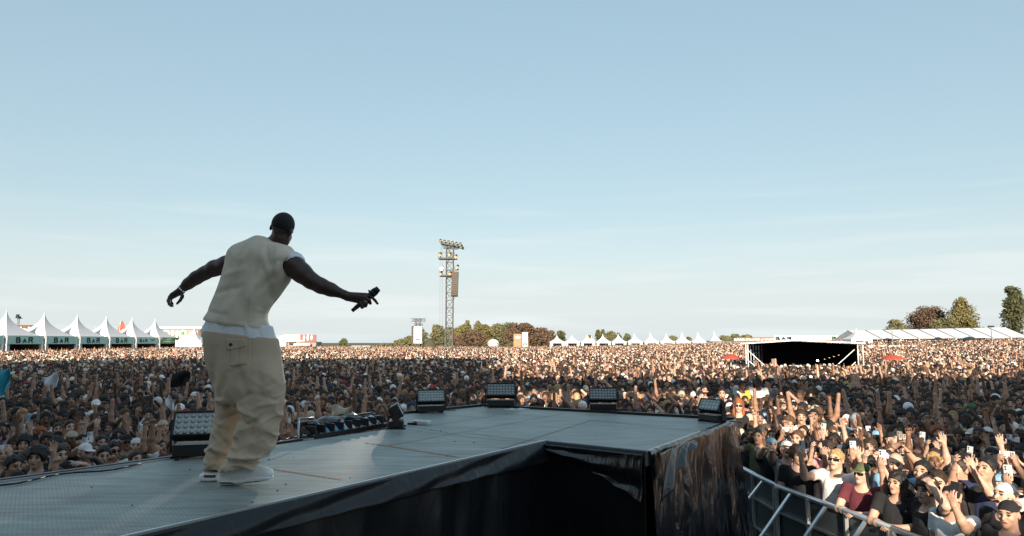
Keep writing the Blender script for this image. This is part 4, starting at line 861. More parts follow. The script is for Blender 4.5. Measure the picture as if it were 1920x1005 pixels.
# distant towers and crane heads on the left
def mini_truss(px, pt, pb_, d, lab, w=6):
    S = d/FPX; x = P(px, pb_, d).x; zt = P(px, pt, d).z; r = empty('lighting_mast', (x, d, 0), 0, lab, 'mast'); m = MB()
    for sx_ in (-1,1):
        for sy_ in (-1,1): m.bar((sx_*w*S/4, sy_*w*S/4, 0), (sx_*w*S/4, sy_*w*S/4, zt), .12)
    k = int(zt/1.0)
    for i in range(k): m.bar((-w*S/4,-w*S/4,i), (w*S/4,-w*S/4,i+1), .08); m.bar((w*S/4,-w*S/4,i), (-w*S/4,-w*S/4,i+1), .08)
    m.build('mast_frame', M_steel, r); h = MB(); h.box((0,0,zt), (w*S*1.2,1,.5)); h.box((w*S*.8,0,zt-.3), (w*S,.6,.15)); h.box((-w*S*.3,0,zt+.5), (.6,.6,.6)); h.build('lamp_cluster', M_black, r); return r
mini_truss(30, 595, 655, 190, 'grey lattice mast with lamps behind the leftmost bar tents', 5); mini_truss(143, 610, 655, 190, 'dark lamp head just left of the third bar tent peak', 3); mini_truss(312, 619.5, 655, 230, 'small black lamp head above the white-lettered pavilion', 3); mini_truss(349, 620, 655, 230, 'twin lamp head above the pavilion roof', 3)
d = 150; S = d/FPX; b = empty('marquee', (P(42,620,d).x, d, 0), R(20), 'long low marquee roof with brown side behind the leftmost bar tents', 'marquee')
MB().face([(-18*S,0,P(0,612,d).z),(26*S,0,P(0,620,d).z),(30*S,6,P(0,621,d).z),(-18*S,6,P(0,612,d).z)]).face([(-18*S,-.3,P(0,616,d).z),(26*S,-.3,P(0,622,d).z),(26*S,0,P(0,620,d).z),(-18*S,0,P(0,612,d).z)]).build('roof', M_tentg, b); MB().box((4*S,1.5,3.4), (44*S,2.5,6.8)).build('wall', M_brownb, b)
for i in range(4): MB().box((-16*S+i*13*S,.1,3.2), (.3,.3,6.4)).build('post', M_white, b)
fb = empty('feather_flag', (P(221,640,140).x,140,0), R(10), 'orange feather flag between the fourth and fifth bar tents', 'flag'); 
def ff(u, v): return (.9*(u-.3)*math.sin(math.pi*(.15+.8*v))*1.6+.5*v, .1*math.sin(u*4+v*3), 4.3+v*3.0)
fb_ = MB(); fb_.grid(ff, 4, 10); fb_.build('sail', M_red, fb).modifiers.new('t', 'SOLIDIFY').thickness = .02; MB().tube((-.3,0,0),(.3,0,7.2),.04).build('pole', M_white, fb)
# ---------------------------------------------------------------- delay tower
def truss(m, a, b, w, r=.035, step=1.0):
    a = Vector(a); b = Vector(b); L = (b-a).length; q = (b-a).to_track_quat('Z', 'Y').to_matrix(); n = max(1, round(L/step)); C = [q @ Vector((i*w/2, j*w/2, 0)) for i, j in ((-1,-1),(1,-1),(1,1),(-1,1))]
    for c in C: m.bar(a+c, b+c, r*2)
    for k in range(n):
        p0 = a.lerp(b, k/n); p1 = a.lerp(b, (k+1)/n)
        for i in range(4):
            c0, c1 = C[i], C[(i+1)%4]
            if k % 2: c0, c1 = c1, c0
            m.bar(p0+c0, p1+c1, r*1.5); m.bar(p1+c0, p1+c1, r*1.5)
TD = 112; tx = P(842,650,TD).x; S = TD/FPX; zt = lambda y: P(842, y, TD).z
tw = empty('delay_tower', (tx, TD, 0), 0, 'tall steel truss tower with lamps and a hanging speaker stack rising from the crowd', 'tower')
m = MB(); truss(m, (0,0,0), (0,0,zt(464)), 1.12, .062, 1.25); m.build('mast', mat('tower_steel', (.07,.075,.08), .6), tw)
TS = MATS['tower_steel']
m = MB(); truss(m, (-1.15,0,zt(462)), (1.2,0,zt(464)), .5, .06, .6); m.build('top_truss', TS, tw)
def lampgrid(z0, x0, x1, nx, ny, nm, tiltx):
    for j in range(ny):
        for i in range(nx):
            u = i/(nx-1); x = x0+(x1-x0)*u+.16*j; y = -1.0+.8*j; zz = z0-.55*u-.25*j
            mm = MB(); mm.box((x,y,zz), (.34,.34,.30), Euler((R(-25),0,.1)).to_matrix()); o = mm.build('lamp', M_black, tw); MB().tube((x,y-.16,zz-.07), (x,y-.20,zz-.09), .12, n=8).build('lens', mat('warm_lens', (.55,.42,.22), .3), o)
lampgrid(zt(452.5), -1.45, 1.75, 6, 3, 'lamp', 0)
m = MB(); m.bar((-1.7,-1.1,zt(455)), (2.0,-1.1,zt(464)), .10); m.bar((-1.6,.6,zt(457)), (2.2,.6,zt(466)), .10); [m.bar((-1.5+.7*i,-1.1,zt(455)-.15*i), (-1.4+.7*i,.6,zt(457)-.15*i), .08) for i in range(6)]; m.build('lamp_frame', TS, tw)
for yy, w, lab in ((485, 2.6, 'a'), (517, 2.2, 'b')):
    m = MB(); m.box((-.5,0,zt(yy)), (w,1.9,.22)); [m.bar((-.5-w/2+w*i/4,-.9,zt(yy)), (-.5-w/2+w*i/4,-.9,zt(yy)+.9), .05) for i in range(5)]; m.bar((-.5-w/2,-.9,zt(yy)+.9), (-.5+w/2,-.9,zt(yy)+.9), .05); m.build('platform', TS, tw)
def spot(x, y, zz, nm='follow_spot', lit=False):
    m = MB(); m.tube((x,y,zz), (x-.1,y-.75,zz-.35), .20, .26, 12); m.bar((x,y,zz-.6), (x,y,zz), .10); m.box((x,y,zz-.65), (.4,.4,.1)); o = m.build(nm, M_black, tw)
    MB().tube((x-.1,y-.76,zz-.353), (x-.103,y-.79,zz-.365), .235, n=16).build('lamp_lens', mat('lit_lens', (1,.95,.85), .3, emit=((1,.92,.75), 60)) if lit else MATS['warm_lens'], o); return o
for x, yy in ((-1.45,478),(.1,478),(1.1,482),(1.35,501)): spot(x, -.5, zt(yy)+.2)
spot(-1.15, -.6, zt(501), lit=True); spot(-1.3, -.3, zt(511)); spot(.2,-.5,zt(511))
m = MB(); hx = 1.0
for i in range(13):
    t0 = i/13; zz = zt(511)-(zt(511)-zt(556))*(i+.5)/13; yb2 = -.9-.35*math.cos(t0*2.2); MB().box((hx+.02*i*-.6,yb2,zz), (1.05,.75,(zt(511)-zt(556))/13*.90), Euler((R(-2-i*.9),0,0)).to_matrix()).build('speaker_cabinet', mat('array_cabinet', (.05,.033,.022), .6, noise=.3, nscale=3), tw)
m = MB(); m.bar((.3,-.9,zt(508)), (1.5,-.9,zt(508)), .14); m.tube((1.0,-.9,zt(508)), (.6,0,zt(497)), .03); m.tube((hx,-.9,zt(556)),(.5,0,zt(566)),.03); m.build('rigging', TS, tw)
m = MB(); [m.tube((x_,-.9,zt(485)), (x_*.9,-1.2,0), .018, n=5) for x_ in (-1.5,-1.1)]; m.tube((-1.3,-.9,zt(462)),(-1.35,-.9,zt(478)),.02,n=5); m.build('cable', TS, tw)
ld = bpy.data.lights.new('follow_spot_light', 'SPOT'); ld.energy = 90000; ld.color = (1,.90,.76); ld.spot_size = R(1.9); ld.spot_blend = .35; ld.shadow_soft_size = .12
lo_ = bpy.data.objects.new('follow_spot_light', ld); COL.objects.link(lo_); lo_.location = (tx-1.3, TD-1.75, zt(501)-.45); tgt = Vector((-2.6, 3.6, 2.2)); lo_.rotation_euler = (lo_.location-tgt).to_track_quat('Z', 'Y').to_euler()
# screen tower left of it
d = 165; S = d/FPX; q = P(783,650,d); z = lambda y: P(783, y, d).z; b = empty('screen_tower', (q.x, d, 0), 0, 'screen tower with pale portrait screen and top truss, left of the tall tower', 'tower')
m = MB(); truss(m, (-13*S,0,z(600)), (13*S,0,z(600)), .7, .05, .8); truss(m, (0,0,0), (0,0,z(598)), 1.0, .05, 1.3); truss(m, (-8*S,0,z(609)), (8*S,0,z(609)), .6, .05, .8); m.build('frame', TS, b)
MB().box((1*S,-.8,z(628)), (15*S,.3,31*S)).build('screen', mat('led_screen', (.45,.56,.66), .4, col2=(.60,.70,.76), nscale=.4, emit=((.5,.65,.78), .25)), b)
MB().box((1*S,-.98,z(637)), (9*S,.06,3*S)).build('screen_caption', mat('slate', (.06,.12,.18), .5), b)
for i in range(9): MB().box((-9*S,-.8,z(613)-i*3.3*S), (3*S,.8,3*S)).build('speaker_cabinet', MATS['array_cabinet'], b)
# tent domes and the long white roofs at the back
def flatroof(x0, x1, yt, yb_, d, lab, cat='marquee'):
    S = d/FPX; a, c = P(x0, yb_, d), P(x1, yb_, d); zt_, zb_ = P(0, yt, d).z, P(0, yb_, d).z; b = empty('marquee', ((a.x+c.x)/2, d, 0), 0, lab, cat); w = c.x-a.x; m = MB()
    m.face([(-w/2,0,zb_),(w/2,0,zb_),(w/2,4,zt_),(-w/2,4,zt_)]).face([(w/2,0,zb_),(w/2,8,zb_),(w/2,4,zt_)]).face([(-w/2,8,zb_),(-w/2,0,zb_),(-w/2,4,zt_)]).face([(w/2,8,zb_),(-w/2,8,zb_),(-w/2,4,zt_),(w/2,4,zt_)]); m.build('roof', M_tent, b)
    if zb_ > .3: MB().box((0,4,zb_/2), (w*.99,7.9,zb_)).build('wall', M_tent, b)
    return b
flatroof(660,776,650.5,654,330,'long low white marquee beyond the crowd left of the screen tower'); flatroof(842,882,650,654,340,'low white roof right of the tall tower'); flatroof(655,690,648,653,250,'low white tent roof right of the lone conifer')
for i, (px, py) in enumerate(((877,647),(889,648),(900,648))):
    p = P(px, py, 300); pagoda('pagoda_tent', (p.x, 300, 1.0), 2.3, 2.3, p.z-3.2, p.z-1, ['tiny','middle tiny','right tiny'][i]+' white tent peak below the copper trees near the tall tower', 'tiny tents by the tower', 0, False)
for px, w_, h_, lab in ((925,13,8,'low white bus-shaped tent with dark dots in front of the woodland'),):
    p = P(px, 650, 200); b = empty('vehicle_tent', (p.x,200,.4), 0, lab, 'tent'); m = MB(); m.sphere((0,0,2.2), 1, 16, 10, rad=(1.7,2,1.4)); m.build('cover', M_tent, b, True); m = MB(); [m.box((-1.2+.6*i,-1.95+.3*abs(i-2)*.5,2.4), (.2,.2,.3)) for i in range(5)]; m.build('opening', M_black, b)
p = P(806,655,140); b = empty('dome_tent', (p.x,140,0), 0, 'dark half-dome canopy just left of the tower foot', 'tent'); m = MB(); m.sphere((0,0,.6), 1, 18, 12, rad=(1.7,1.7,3.2)); m.build('canopy', mat('dome_canvas', (.06,.055,.03), .8, noise=.3, nscale=2), b, True)
# tall banners
p = P(970.5,655,185); S = 185/FPX; b = empty('banner_tower', (p.x,185,0), 0, 'tall orange-red banner with a white crown shape in front of the copper tree', 'banner'); zt_, zb_ = P(0,626,185).z, P(0,656,185).z
MB().box((0,0,(zt_+zb_)/2), (14.5*S,.3,zt_-zb_)).build('cloth', mat('salmon_banner', (.52,.20,.11), .7), b); cr_ = [(-.36,.30),(-.50,.62),(-.20,.52),(0,.86),(.20,.52),(.50,.62),(.36,.30)]; m = MB(); K = 10.5*S; m.face([(x*K,-.17,zt_-10.5*S+(y-.1)*K) for x, y in cr_]); m.build('emblem', mat('emblem_white', (.8,.8,.8), .6), b); MB().box((0,.1,zb_/2), (.3,.2,zb_)).build('post', M_steel, b)
p = P(984.5,655,187); b = empty('banner_tower', (p.x,187,0), 0, 'tall white banner with a dark green chevron panel right of the orange-red one', 'banner'); zt_, zb_ = P(0,623,187).z, P(0,654,187).z
MB().box((0,0,(zt_+zb_)/2), (10.5*S,.3,zt_-zb_)).build('cloth', M_white, b); MB().box((0,-.17,zt_-22*S), (8.5*S,.04,5*S)).build('panel', mat('dark_green_panel', (.03,.12,.06), .6), b); m = MB(); m.bar((-2.4*S,-.21,zt_-20.5*S), (0,-.21,zt_-23.5*S), .12); m.bar((2.4*S,-.21,zt_-20.5*S), (0,-.21,zt_-23.5*S), .12); m.build('emblem', MATS['emblem_white'], b); MB().box((0,-.17,zt_-9*S), (6*S,.04,5*S)).build('panel', mat('pale_aqua', (.50,.68,.64), .6), b)
# row of white pagodas right of centre
pk = [(1044,627),(1072,627),(1101,626),(1130,625),(1159,624.5),(1189,624),(1219,622.5),(1248.5,624),(1278,621.5),(1308,621),(1338.5,620)]
desc = ['first from the woodland','second from the woodland','third, with a small pine behind','fourth, in front of the dark poplars','fifth, beside the round green tree','middle one of the row','seventh, with clear sky behind','eighth, low peak before distant shrubs','third from the right end of the row','second from the right end of the row','last before the red food banners']
for i, (px, py) in enumerate(pk):
    d = 172; p = P(px, py, d); gz = ground_z(p.x, d); S = d/FPX; pagoda('pagoda_tent', (p.x, d, gz), 13.6*S, 13.6*S, P(0,641,d).z-gz, p.z-gz, 'white pagoda in the long row, '+desc[i], 'white pagoda tents behind the crowd', 0, True, M_tentg, TS)
p = P(1109,629,190); pagoda('pagoda_tent', (p.x,190,1), 1.6,1.6, p.z-3.2, p.z-1, 'small extra white peak between the third and fourth tents of the long row', 'white pagoda tents behind the crowd', 0, False)
# food banners, bar signs
def banner(x0, x1, yt, yb_, d, m, txt, tm, lab, size, box_h=None, sub=None, tx_off=0):
    a, c = P(x0, yt, d), P(x1, yt, d); w = c.x-a.x; zt_, zb_ = a.z, P(0, yb_, d).z; b = empty('food_stall', ((a.x+c.x)/2, d, ground_z(a.x, d)), 0, lab, 'stall', 'stalls behind the sound stage'); g = ground_z(a.x, d)
    MB().box((0,0,(zt_+zb_)/2-g), (w,.2,zt_-zb_)).build('banner', m, b); MB().box((0,2,(zb_-g)/2), (w,3.6,max(.5,zb_-g))).build('body', M_tentg, b)
    if txt == 'BAR':
        for i_, ch in enumerate('BAR'): letter(ch, b, tx_off+(i_-1)*1.25, -.14, (zt_+zb_)/2-g, 1.1, .85 if ch != 'A' else .65, None, 'y')
    elif txt: text_mesh('lettering', txt, size, tm, b, (tx_off,-.13,(zt_+zb_)/2-g), (R(90),0,0), .01, .02, 1.0)
    return b
banner(1377,1411,633,641,150,M_red,'BURGER STALL',MATS['white_letters'],'red food banner with white lettering, left one behind the sound stage',.62); banner(1413,1450,632.5,641,150,M_red,'PIZZA & BURGERS',MATS['white_letters'],'red food banner with white lettering, right one behind the sound stage',.55)
M_pmint = mat('pale_mint', (.55,.70,.68), .6)
banner(1451,1512,629,640.5,150,M_pmint,'BAR',M_dkgreen,'pale mint bar stall with dark BAR lettering above the ridge of the sound stage',1.1,tx_off=-1.5); banner(1513,1583,629,640,150,M_pmint,'BAR',M_dkgreen,'pale mint bar stall with dark BAR lettering left of the lone pagoda',1.1,tx_off=3.0)
p = P(1358,640,165); MBg = empty('grey_hut', (p.x+1,165,ground_z(p.x,165)), 0, 'dark grey low hut between the white pagoda row and the red banners', 'hut'); MB().box((0,0,.9), (9,4,1.8)).build('wall', mat('grey_felt', (.13,.14,.15), .9), MBg); MB().box((0,0,1.95), (9.6,4.6,.2)).build('roof', MATS['grey_felt'], MBg)
d = 118; p = P(1605,614,d); g = ground_z(p.x, d); S = d/FPX; pagoda('pagoda_tent', (p.x, d, g), 19*S, 19*S, P(0,636,d).z-g, p.z-g, 'lone white pagoda tent at the left end of the long marquee', None, 0, True)
# long marquee on the right
d = 128; S = d/FPX; xl, xr = P(1618,620,d).x, P(2010,612,d-10).x; b = empty('long_marquee', ((xl+xr)/2, d, 0), 0, 'very long white marquee along the right skyline', 'marquee'); w = xr-xl; n = 9; gy = ground_z(xl, d); m = MB()
def zt2(u): return P(0, 619-6.5*u, d).z
def zb2(u): return P(0, 636-4*u, d).z
MB().face([(-w/2,0,zb2(0)),(-w/2,12,zb2(0)),(-w/2,6,zt2(0))]).face([(-w/2,0,gy),(-w/2,12,gy),(-w/2,12,zb2(0)),(-w/2,0,zb2(0))]).build('gable', M_tent, b)
for i in range(n):
    u0, u1 = i/n, (i+1)/n; x0, x1 = -w/2+w*u0+.05, -w/2+w*u1-.05; o = MB().face([(x0,0,zb2(u0)),(x1,0,zb2(u1)),(x1,6,zt2(u1)),(x0,6,zt2(u0))]).face([(x0,12,zb2(u0)),(x0,6,zt2(u0)),(x1,6,zt2(u1)),(x1,12,zb2(u1))]).build('roof_bay', M_tent, b); o.modifiers.new('t', 'SOLIDIFY').thickness = .05
    MB().tube((x0,-.02,zb2(u0)), (x0,6,zt2(u0)+.05), .07, n=6).build('rafter', M_steel, b); MB().box((x0,0,(zb2(u0)+gy)/2-.1), (.2,.2,zb2(u0)-gy)).build('post', M_white, b); MB().face([(x0,11.9,gy-.5),(x1,11.9,gy-.5),(x1,11.9,zb2(u1)),(x0,11.9,zb2(u0))]).build('wall', M_black if i % 3 else M_brownb, b)
for px, py, wd in ((1664,634,36),(1759,632,30),(1817,631,46)):
    d2 = 116; p = P(px, py, d2); g = ground_z(p.x, d2); S = d2/FPX; r = empty('parasol', (p.x, d2, g), 0, {1664:'dark parasol at the left end of the long marquee',1759:'dark parasol in the middle before the long marquee',1817:'widest dark parasol below the long marquee'}[px], 'parasol', 'dark parasols before the marquee'); m = MB(); m.tube((0,0,P(0,637.5,d2).z-g), (0,0,p.z-g), wd*S/2, .05, 8); m.build('canopy', mat('parasol_black', (.02,.025,.03), .7), r); MB().tube((0,0,0),(0,0,p.z-g),.04).build('pole', M_steel, r)
for px in (1672, 1858): 
    p = P(px, 612, 114); g = ground_z(p.x,114); r = empty('flood_mast', (p.x,114,g), 0, f'slim grey mast standing before the long marquee, {"left" if px<1800 else "right"} one', 'mast', 'masts before the marquee'); m = MB().tube((0,0,0),(0,0,p.z-g),.07,n=6); m.build('pole', M_steel, r); MB().box((0,0,p.z-g), (.9,.3,.25)).build('lamp', M_black, r)
# sound stage
d = 42; S = d/FPX; SC = Vector((P(1502,650,d).x-.15, d, 0)); b = empty('sound_stage', SC, R(-20), 'open-fronted mixing stage with black interior, white roof edge and scaffold sides', 'stage'); q = lambda px, py, dd=d: (lambda v: Vector((v.x*.91, v.y, v.z)))(P(px, py, dd)-SC)
M_int = mat('stage_black', (.006,.006,.008), .9); M_roofu = mat('roof_underside', (.09,.06,.05), .85, noise=.2, nscale=2)
xa, xb, xm = q(1394,650).x, q(1611,650).x, q(1492,640).x; za, zb_, zm = q(0,646).z, q(0,645).z, q(0,639.5).z
m = MB()
for (x0, z0, x1, z1) in ((xa-.25,za,xm,zm), (xm,zm,xb+.25,zb_)): m.face([(x0,0,z0),(x1,0,z1),(x1,6,z1+.05),(x0,6,z0+.05)])
o = m.build('roof', M_roofu, b); m = MB()
for (x0, z0, x1, z1) in ((xa-.3,za,xm,zm), (xm,zm,xb+.3,zb_)): m.bar((x0,-.05,z0+.05), (x1,-.05,z1+.05), .06, .07)
m.build('roof_edge', M_white, b); m = MB()
m.face([(xa,6,0),(xb,6,0),(xb,6,zb_),(xm,6,zm),(xa,6,za)]); m.build('back_drape', M_int, b); MB().face([(xb-.05,.4,0),(xb-.05,6,0),(xb-.05,6,zb_),(xb-.05,.4,zb_)]).build('side_drape', M_int, b); MB().face([(xa+.8,1.5,0),(xa+.8,6,0),(xa+.8,6,za),(xa+.8,1.5,za)]).build('side_drape', M_int, b)
MB().box(((xa+xb)/2,3,.55), (xb-xa-.1,5.8,1.1)).build('deck', M_int, b)
for x in (xa, xa+.12, xb-.12, xb+.15): MB().tube((x,0,0), (x,0,za), .03, n=8).build('post', M_white, b)
for a_, c_ in (((1397,656),(1440,693)),((1397,675),(1425,697)),((1601,655),(1556,696)),((1603,678),(1583,697))): MB().tube(q(*a_)+Vector((0,-.1,0)), q(*c_)+Vector((0,-.1,0)), .025, n=8).build('brace', M_white, b)
for i in range(6): MB().tube((xa+.1+.16*i,.3+.9*i,0), (xa+.1+.16*i,.3+.9*i,za-.05), .035, n=6).build('scaffold_tube', M_steel, b)
m = MB(); [m.tube((xa+.1,.3,zz), (xa+.9,4.8,zz), .03, n=6) for zz in (1.3,1.9,2.5)]; m.build('scaffold_tube', M_steel, b)
def inst(nm, px0, px1, py0, py1, dy, th, mm): a, c = q(px0,py0), q(px1,py1); return bevel(MB().box(((a.x+c.x)/2, dy, (a.z+c.z)/2), (c.x-a.x, th, a.z-c.z)).build(nm, mm, b), .02)
inst('speaker', 1445, 1456, 674, 692, 1.2, .5, mat('wood_speaker', (.22,.16,.11), .6)); inst('table', 1479, 1510, 685, 687, .6, .8, M_steel); inst('case', 1488, 1510, 687, 697, .4, .6, M_tentg); inst('case', 1440, 1470, 690, 697, .9, .6, M_wood); inst('case', 1550, 1582, 690, 697, .7, .6, M_wood); inst('desk', 1525, 1545, 688, 697, 1.2, .7, M_steel)
MB().sphere(tuple(q(1535.5,676.5)+Vector((0,1,0))), .06, 8, 6).build('lamp', mat('desk_lamp', (1,.9,.7), .4, emit=((1,.85,.6), 6)), b, True)
m = MB(); [m.box(tuple(q(1550+9*i,674-2.6*i)+Vector((0,1.5,0))), (.08,.06,.02)) for i in range(4)]; m.build('lamp_bar', mat('lamp_bar', (.8,.7,.5), .5), b)
# red parasols by the sound stage
for px, py, w_, lab in ((1370,664,38,'red parasol at the left corner of the sound stage'),(1673,665,44,'red parasol standing in the crowd right of the sound stage')):
    d2 = 45; p = P(px, py, d2); S = d2/FPX; r = empty('parasol', (p.x, d2, 0), 0, lab, 'parasol', 'red parasols in the crowd'); m = MB(); K = 8; R0 = w_*S/2
    def pc(u, v, R0=R0, p=p): a = 2*math.pi*u; rr = R0*v; return (rr*math.cos(a), rr*math.sin(a), p.z-.32*v**1.6-.02*math.cos(a*8)*v)
    m.grid(pc, 32, 6); m.build('canopy', mat('parasol_red', (.40,.07,.04), .7), r, True).modifiers.new('t', 'SOLIDIFY').thickness = .008; MB().tube((0,0,0),(0,0,p.z),.02).build('pole', M_white, r)
# low white barrier panels right of the sound stage
d2 = 43; r = empty('fence', (P(1632,690,d2).x, d2, 0), 0, 'low corrugated grey fence right of the sound stage', 'fence'); m = MB(); S = d2/FPX
m.grid(lambda u, v: (-20*S+44*S*u, .04*math.sin(u*90), .5+v*(P(0,688,d2).z-.5)), 90, 1); m.build('panel', M_tentg, r).modifiers.new('t', 'SOLIDIFY').thickness = .02; m = MB(); [m.tube((-20*S+11*S*i,.06,0),(-20*S+11*S*i,.06,1.7),.03) for i in range(5)]; m.build('post', M_steel, r)
d2 = 98; r = empty('fence', (P(1672,650,d2).x, d2, ground_z(27,98)), 0, 'pale corrugated fence on the slope below the long marquee', 'fence'); m = MB(); S = d2/FPX
m.grid(lambda u, v: (-45*S+90*S*u, .04*math.sin(u*150), .8+v*1.4), 150, 1); m.build('panel', M_tentg, r).modifiers.new('t', 'SOLIDIFY').thickness = .02; m = MB(); [m.tube((-45*S+11*S*i,.06,0),(-45*S+11*S*i,.06,2.2),.04) for i in range(9)]; m.build('post', M_steel, r)
# ---------------------------------------------------------------- trees
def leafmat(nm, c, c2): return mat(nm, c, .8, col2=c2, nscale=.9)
LM = {'olive':leafmat('olive_leaf', (.11,.11,.05), (.17,.16,.075)), 'green':leafmat('green_leaf', (.07,.085,.035), (.12,.135,.055)), 'copper':leafmat('copper_leaf', (.085,.052,.034), (.14,.09,.055)), 'dark':leafmat('dark_leaf', (.045,.055,.022), (.10,.10,.04)), 'gold':leafmat('gold_leaf', (.13,.115,.035), (.19,.16,.06))}  # woodland leaf colours paled, distance haze is put into the colour
M_bark = mat('bark', (.06,.045,.035), .95, noise=.3, nscale=3)
def tree(x0, x1, yt, yb_, d, kind, shape, label, group=None, n=1500, leaf=None):
    a, c = P(x0, yb_, d), P(x1, yb_, d); cx = (a.x+c.x)/2; w = c.x-a.x; zt_ = P(0, yt, d).z; gz = ground_z(cx, min(d, 150)) if d < 200 else .6; H = zt_-gz; S = d/FPX
    r = empty('tree', (cx, d, gz), 0, label, 'tree', group); leaf = leaf or max(.16, S*1.45); zb0 = H*(.12 if shape != 'spread' else .25)
    rs = np.random.RandomState(int(abs(x0*7+yt*13)) % 9999)
    tm = MB(); tm.tube((0,0,-.3), (0,0,H*.55), .03*H, .012*H, 8)
    for i in range(7): an = i*2.4; h0 = H*(.22+.07*i); L = w*.32*(1-i*.06); tm.tube((0,0,h0), (L*math.cos(an), L*math.sin(an), h0+L*.8), .010*H, .003*H, 5)
    tm.build('trunk', M_bark, r)
    NC = 60; n = int(n*2.2); cl = []
    for i in range(NC):
        v = rs.rand()
        if shape == 'poplar': prof = (math.sin(math.pi*min(1,v*.80+.16)))**.7*.9+.06
        elif shape == 'cone': prof = (1-v)**.75
        elif shape == 'spread': prof = math.sin(math.pi*(.25+.65*v))
        else: prof = math.sin(math.pi*(.18+.72*v))**.8
        an = rs.rand()*2*math.pi; rr = w/2*prof*(.35+.5*rs.rand()); cz = zb0+(H-zb0)*(v*.90+.05); cr_ = (.10+.11*rs.rand())*(w if shape == 'poplar' else min(w, H))*(1.5 if shape == 'poplar' else 1.05)*(.55+.45*prof)
        cl.append((rr*math.cos(an), rr*math.sin(an)*.8, min(cz, H-cr_*.7), cr_))
    cl.append((0,0,H-.10*min(w,H),.10*min(w,H)))
    K = np.array(cl); vol = K[:, 3]**2; idx = rs.choice(len(K), n, p=vol/vol.sum()); dirs = rs.normal(size=(n, 3)); dirs /= np.linalg.norm(dirs, axis=1)[:, None]
    rad = K[idx, 3]*(.5+.75*rs.rand(n)**.8); c3 = K[idx, :3]+dirs*rad[:, None]*np.array([1,1,.85]); nn_ = dirs+.9*rs.normal(size=(n, 3)); nn_ /= np.linalg.norm(nn_, axis=1)[:, None]
    t1 = np.cross(nn_, rs.normal(size=(n, 3))); t1 /= np.linalg.norm(t1, axis=1)[:, None]; t2 = np.cross(nn_, t1); L = leaf*(.6+.8*rs.rand(n))[:, None]
    V = np.stack([c3-t1*L-t2*L*.5, c3+t1*L-t2*L*.6, c3+t1*L*.8+t2*L*.5, c3-t1*L*.7+t2*L*.6], 1).reshape(-1, 3)
    me = bpy.data.meshes.new('crown'); me.from_pydata(V.tolist(), [], np.arange(n*4).reshape(-1, 4).tolist()); me.materials.append(LM[kind]); link('crown', me, r); return r
W = 'woodland behind the crowd'
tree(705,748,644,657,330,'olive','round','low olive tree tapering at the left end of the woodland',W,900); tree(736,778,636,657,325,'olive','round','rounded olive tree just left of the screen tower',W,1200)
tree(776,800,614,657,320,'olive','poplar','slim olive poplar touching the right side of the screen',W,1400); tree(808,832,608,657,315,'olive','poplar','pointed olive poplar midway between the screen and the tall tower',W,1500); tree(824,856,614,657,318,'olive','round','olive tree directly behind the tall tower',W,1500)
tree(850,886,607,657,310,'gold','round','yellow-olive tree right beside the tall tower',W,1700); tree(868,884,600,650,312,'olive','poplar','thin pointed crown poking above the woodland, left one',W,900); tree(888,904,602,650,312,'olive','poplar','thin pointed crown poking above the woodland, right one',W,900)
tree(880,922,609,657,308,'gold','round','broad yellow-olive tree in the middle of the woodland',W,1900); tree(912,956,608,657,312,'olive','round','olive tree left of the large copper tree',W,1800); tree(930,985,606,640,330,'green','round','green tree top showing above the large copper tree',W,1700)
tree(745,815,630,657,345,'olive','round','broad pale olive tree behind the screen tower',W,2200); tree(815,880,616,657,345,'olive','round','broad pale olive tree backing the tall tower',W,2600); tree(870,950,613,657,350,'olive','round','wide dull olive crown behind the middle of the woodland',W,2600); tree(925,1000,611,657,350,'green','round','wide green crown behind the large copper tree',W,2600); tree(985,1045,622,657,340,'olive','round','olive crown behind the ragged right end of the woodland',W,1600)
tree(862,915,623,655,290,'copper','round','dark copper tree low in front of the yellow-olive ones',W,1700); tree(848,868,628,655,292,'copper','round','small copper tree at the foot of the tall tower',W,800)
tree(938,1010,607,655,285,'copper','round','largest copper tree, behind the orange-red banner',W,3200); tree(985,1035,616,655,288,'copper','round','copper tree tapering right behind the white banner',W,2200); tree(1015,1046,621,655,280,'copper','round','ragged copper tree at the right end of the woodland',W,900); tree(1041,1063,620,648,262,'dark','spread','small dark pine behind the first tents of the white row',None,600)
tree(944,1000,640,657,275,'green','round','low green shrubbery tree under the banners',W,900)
tree(637,650,635,656,300,'green','poplar','lone dark conifer right of the food hall',None,700)
G2 = 'trees behind the white tent row'
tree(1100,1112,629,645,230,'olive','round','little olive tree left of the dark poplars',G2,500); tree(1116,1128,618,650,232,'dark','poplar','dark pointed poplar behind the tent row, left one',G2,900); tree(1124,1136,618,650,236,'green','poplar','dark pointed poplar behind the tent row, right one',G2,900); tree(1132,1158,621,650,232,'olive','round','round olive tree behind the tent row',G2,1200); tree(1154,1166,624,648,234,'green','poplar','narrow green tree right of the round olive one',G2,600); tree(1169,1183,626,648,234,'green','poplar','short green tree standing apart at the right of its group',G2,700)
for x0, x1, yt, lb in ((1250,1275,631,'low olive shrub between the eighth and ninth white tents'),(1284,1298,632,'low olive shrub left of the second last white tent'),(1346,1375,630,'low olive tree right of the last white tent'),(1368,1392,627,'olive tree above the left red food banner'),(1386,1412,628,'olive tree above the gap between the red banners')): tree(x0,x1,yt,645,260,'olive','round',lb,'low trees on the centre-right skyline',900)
tree(1660,1703,600,622,155,'olive','round','low olive bush tree left of the copper tree on the right skyline',None,1600); tree(1692,1790,577,622,160,'copper','spread','wide copper-leaved tree on the right skyline',None,4200); tree(1768,1846,559,622,150,'gold','cone','golden-green conical tree beside the copper one',None,4200); tree(1745,1800,596,622,148,'olive','round','olive bush at the foot of the golden-green tree',None,1500); tree(1882,1922,537,622,150,'dark','poplar','tall dark poplar at the right picture edge',None,4200)
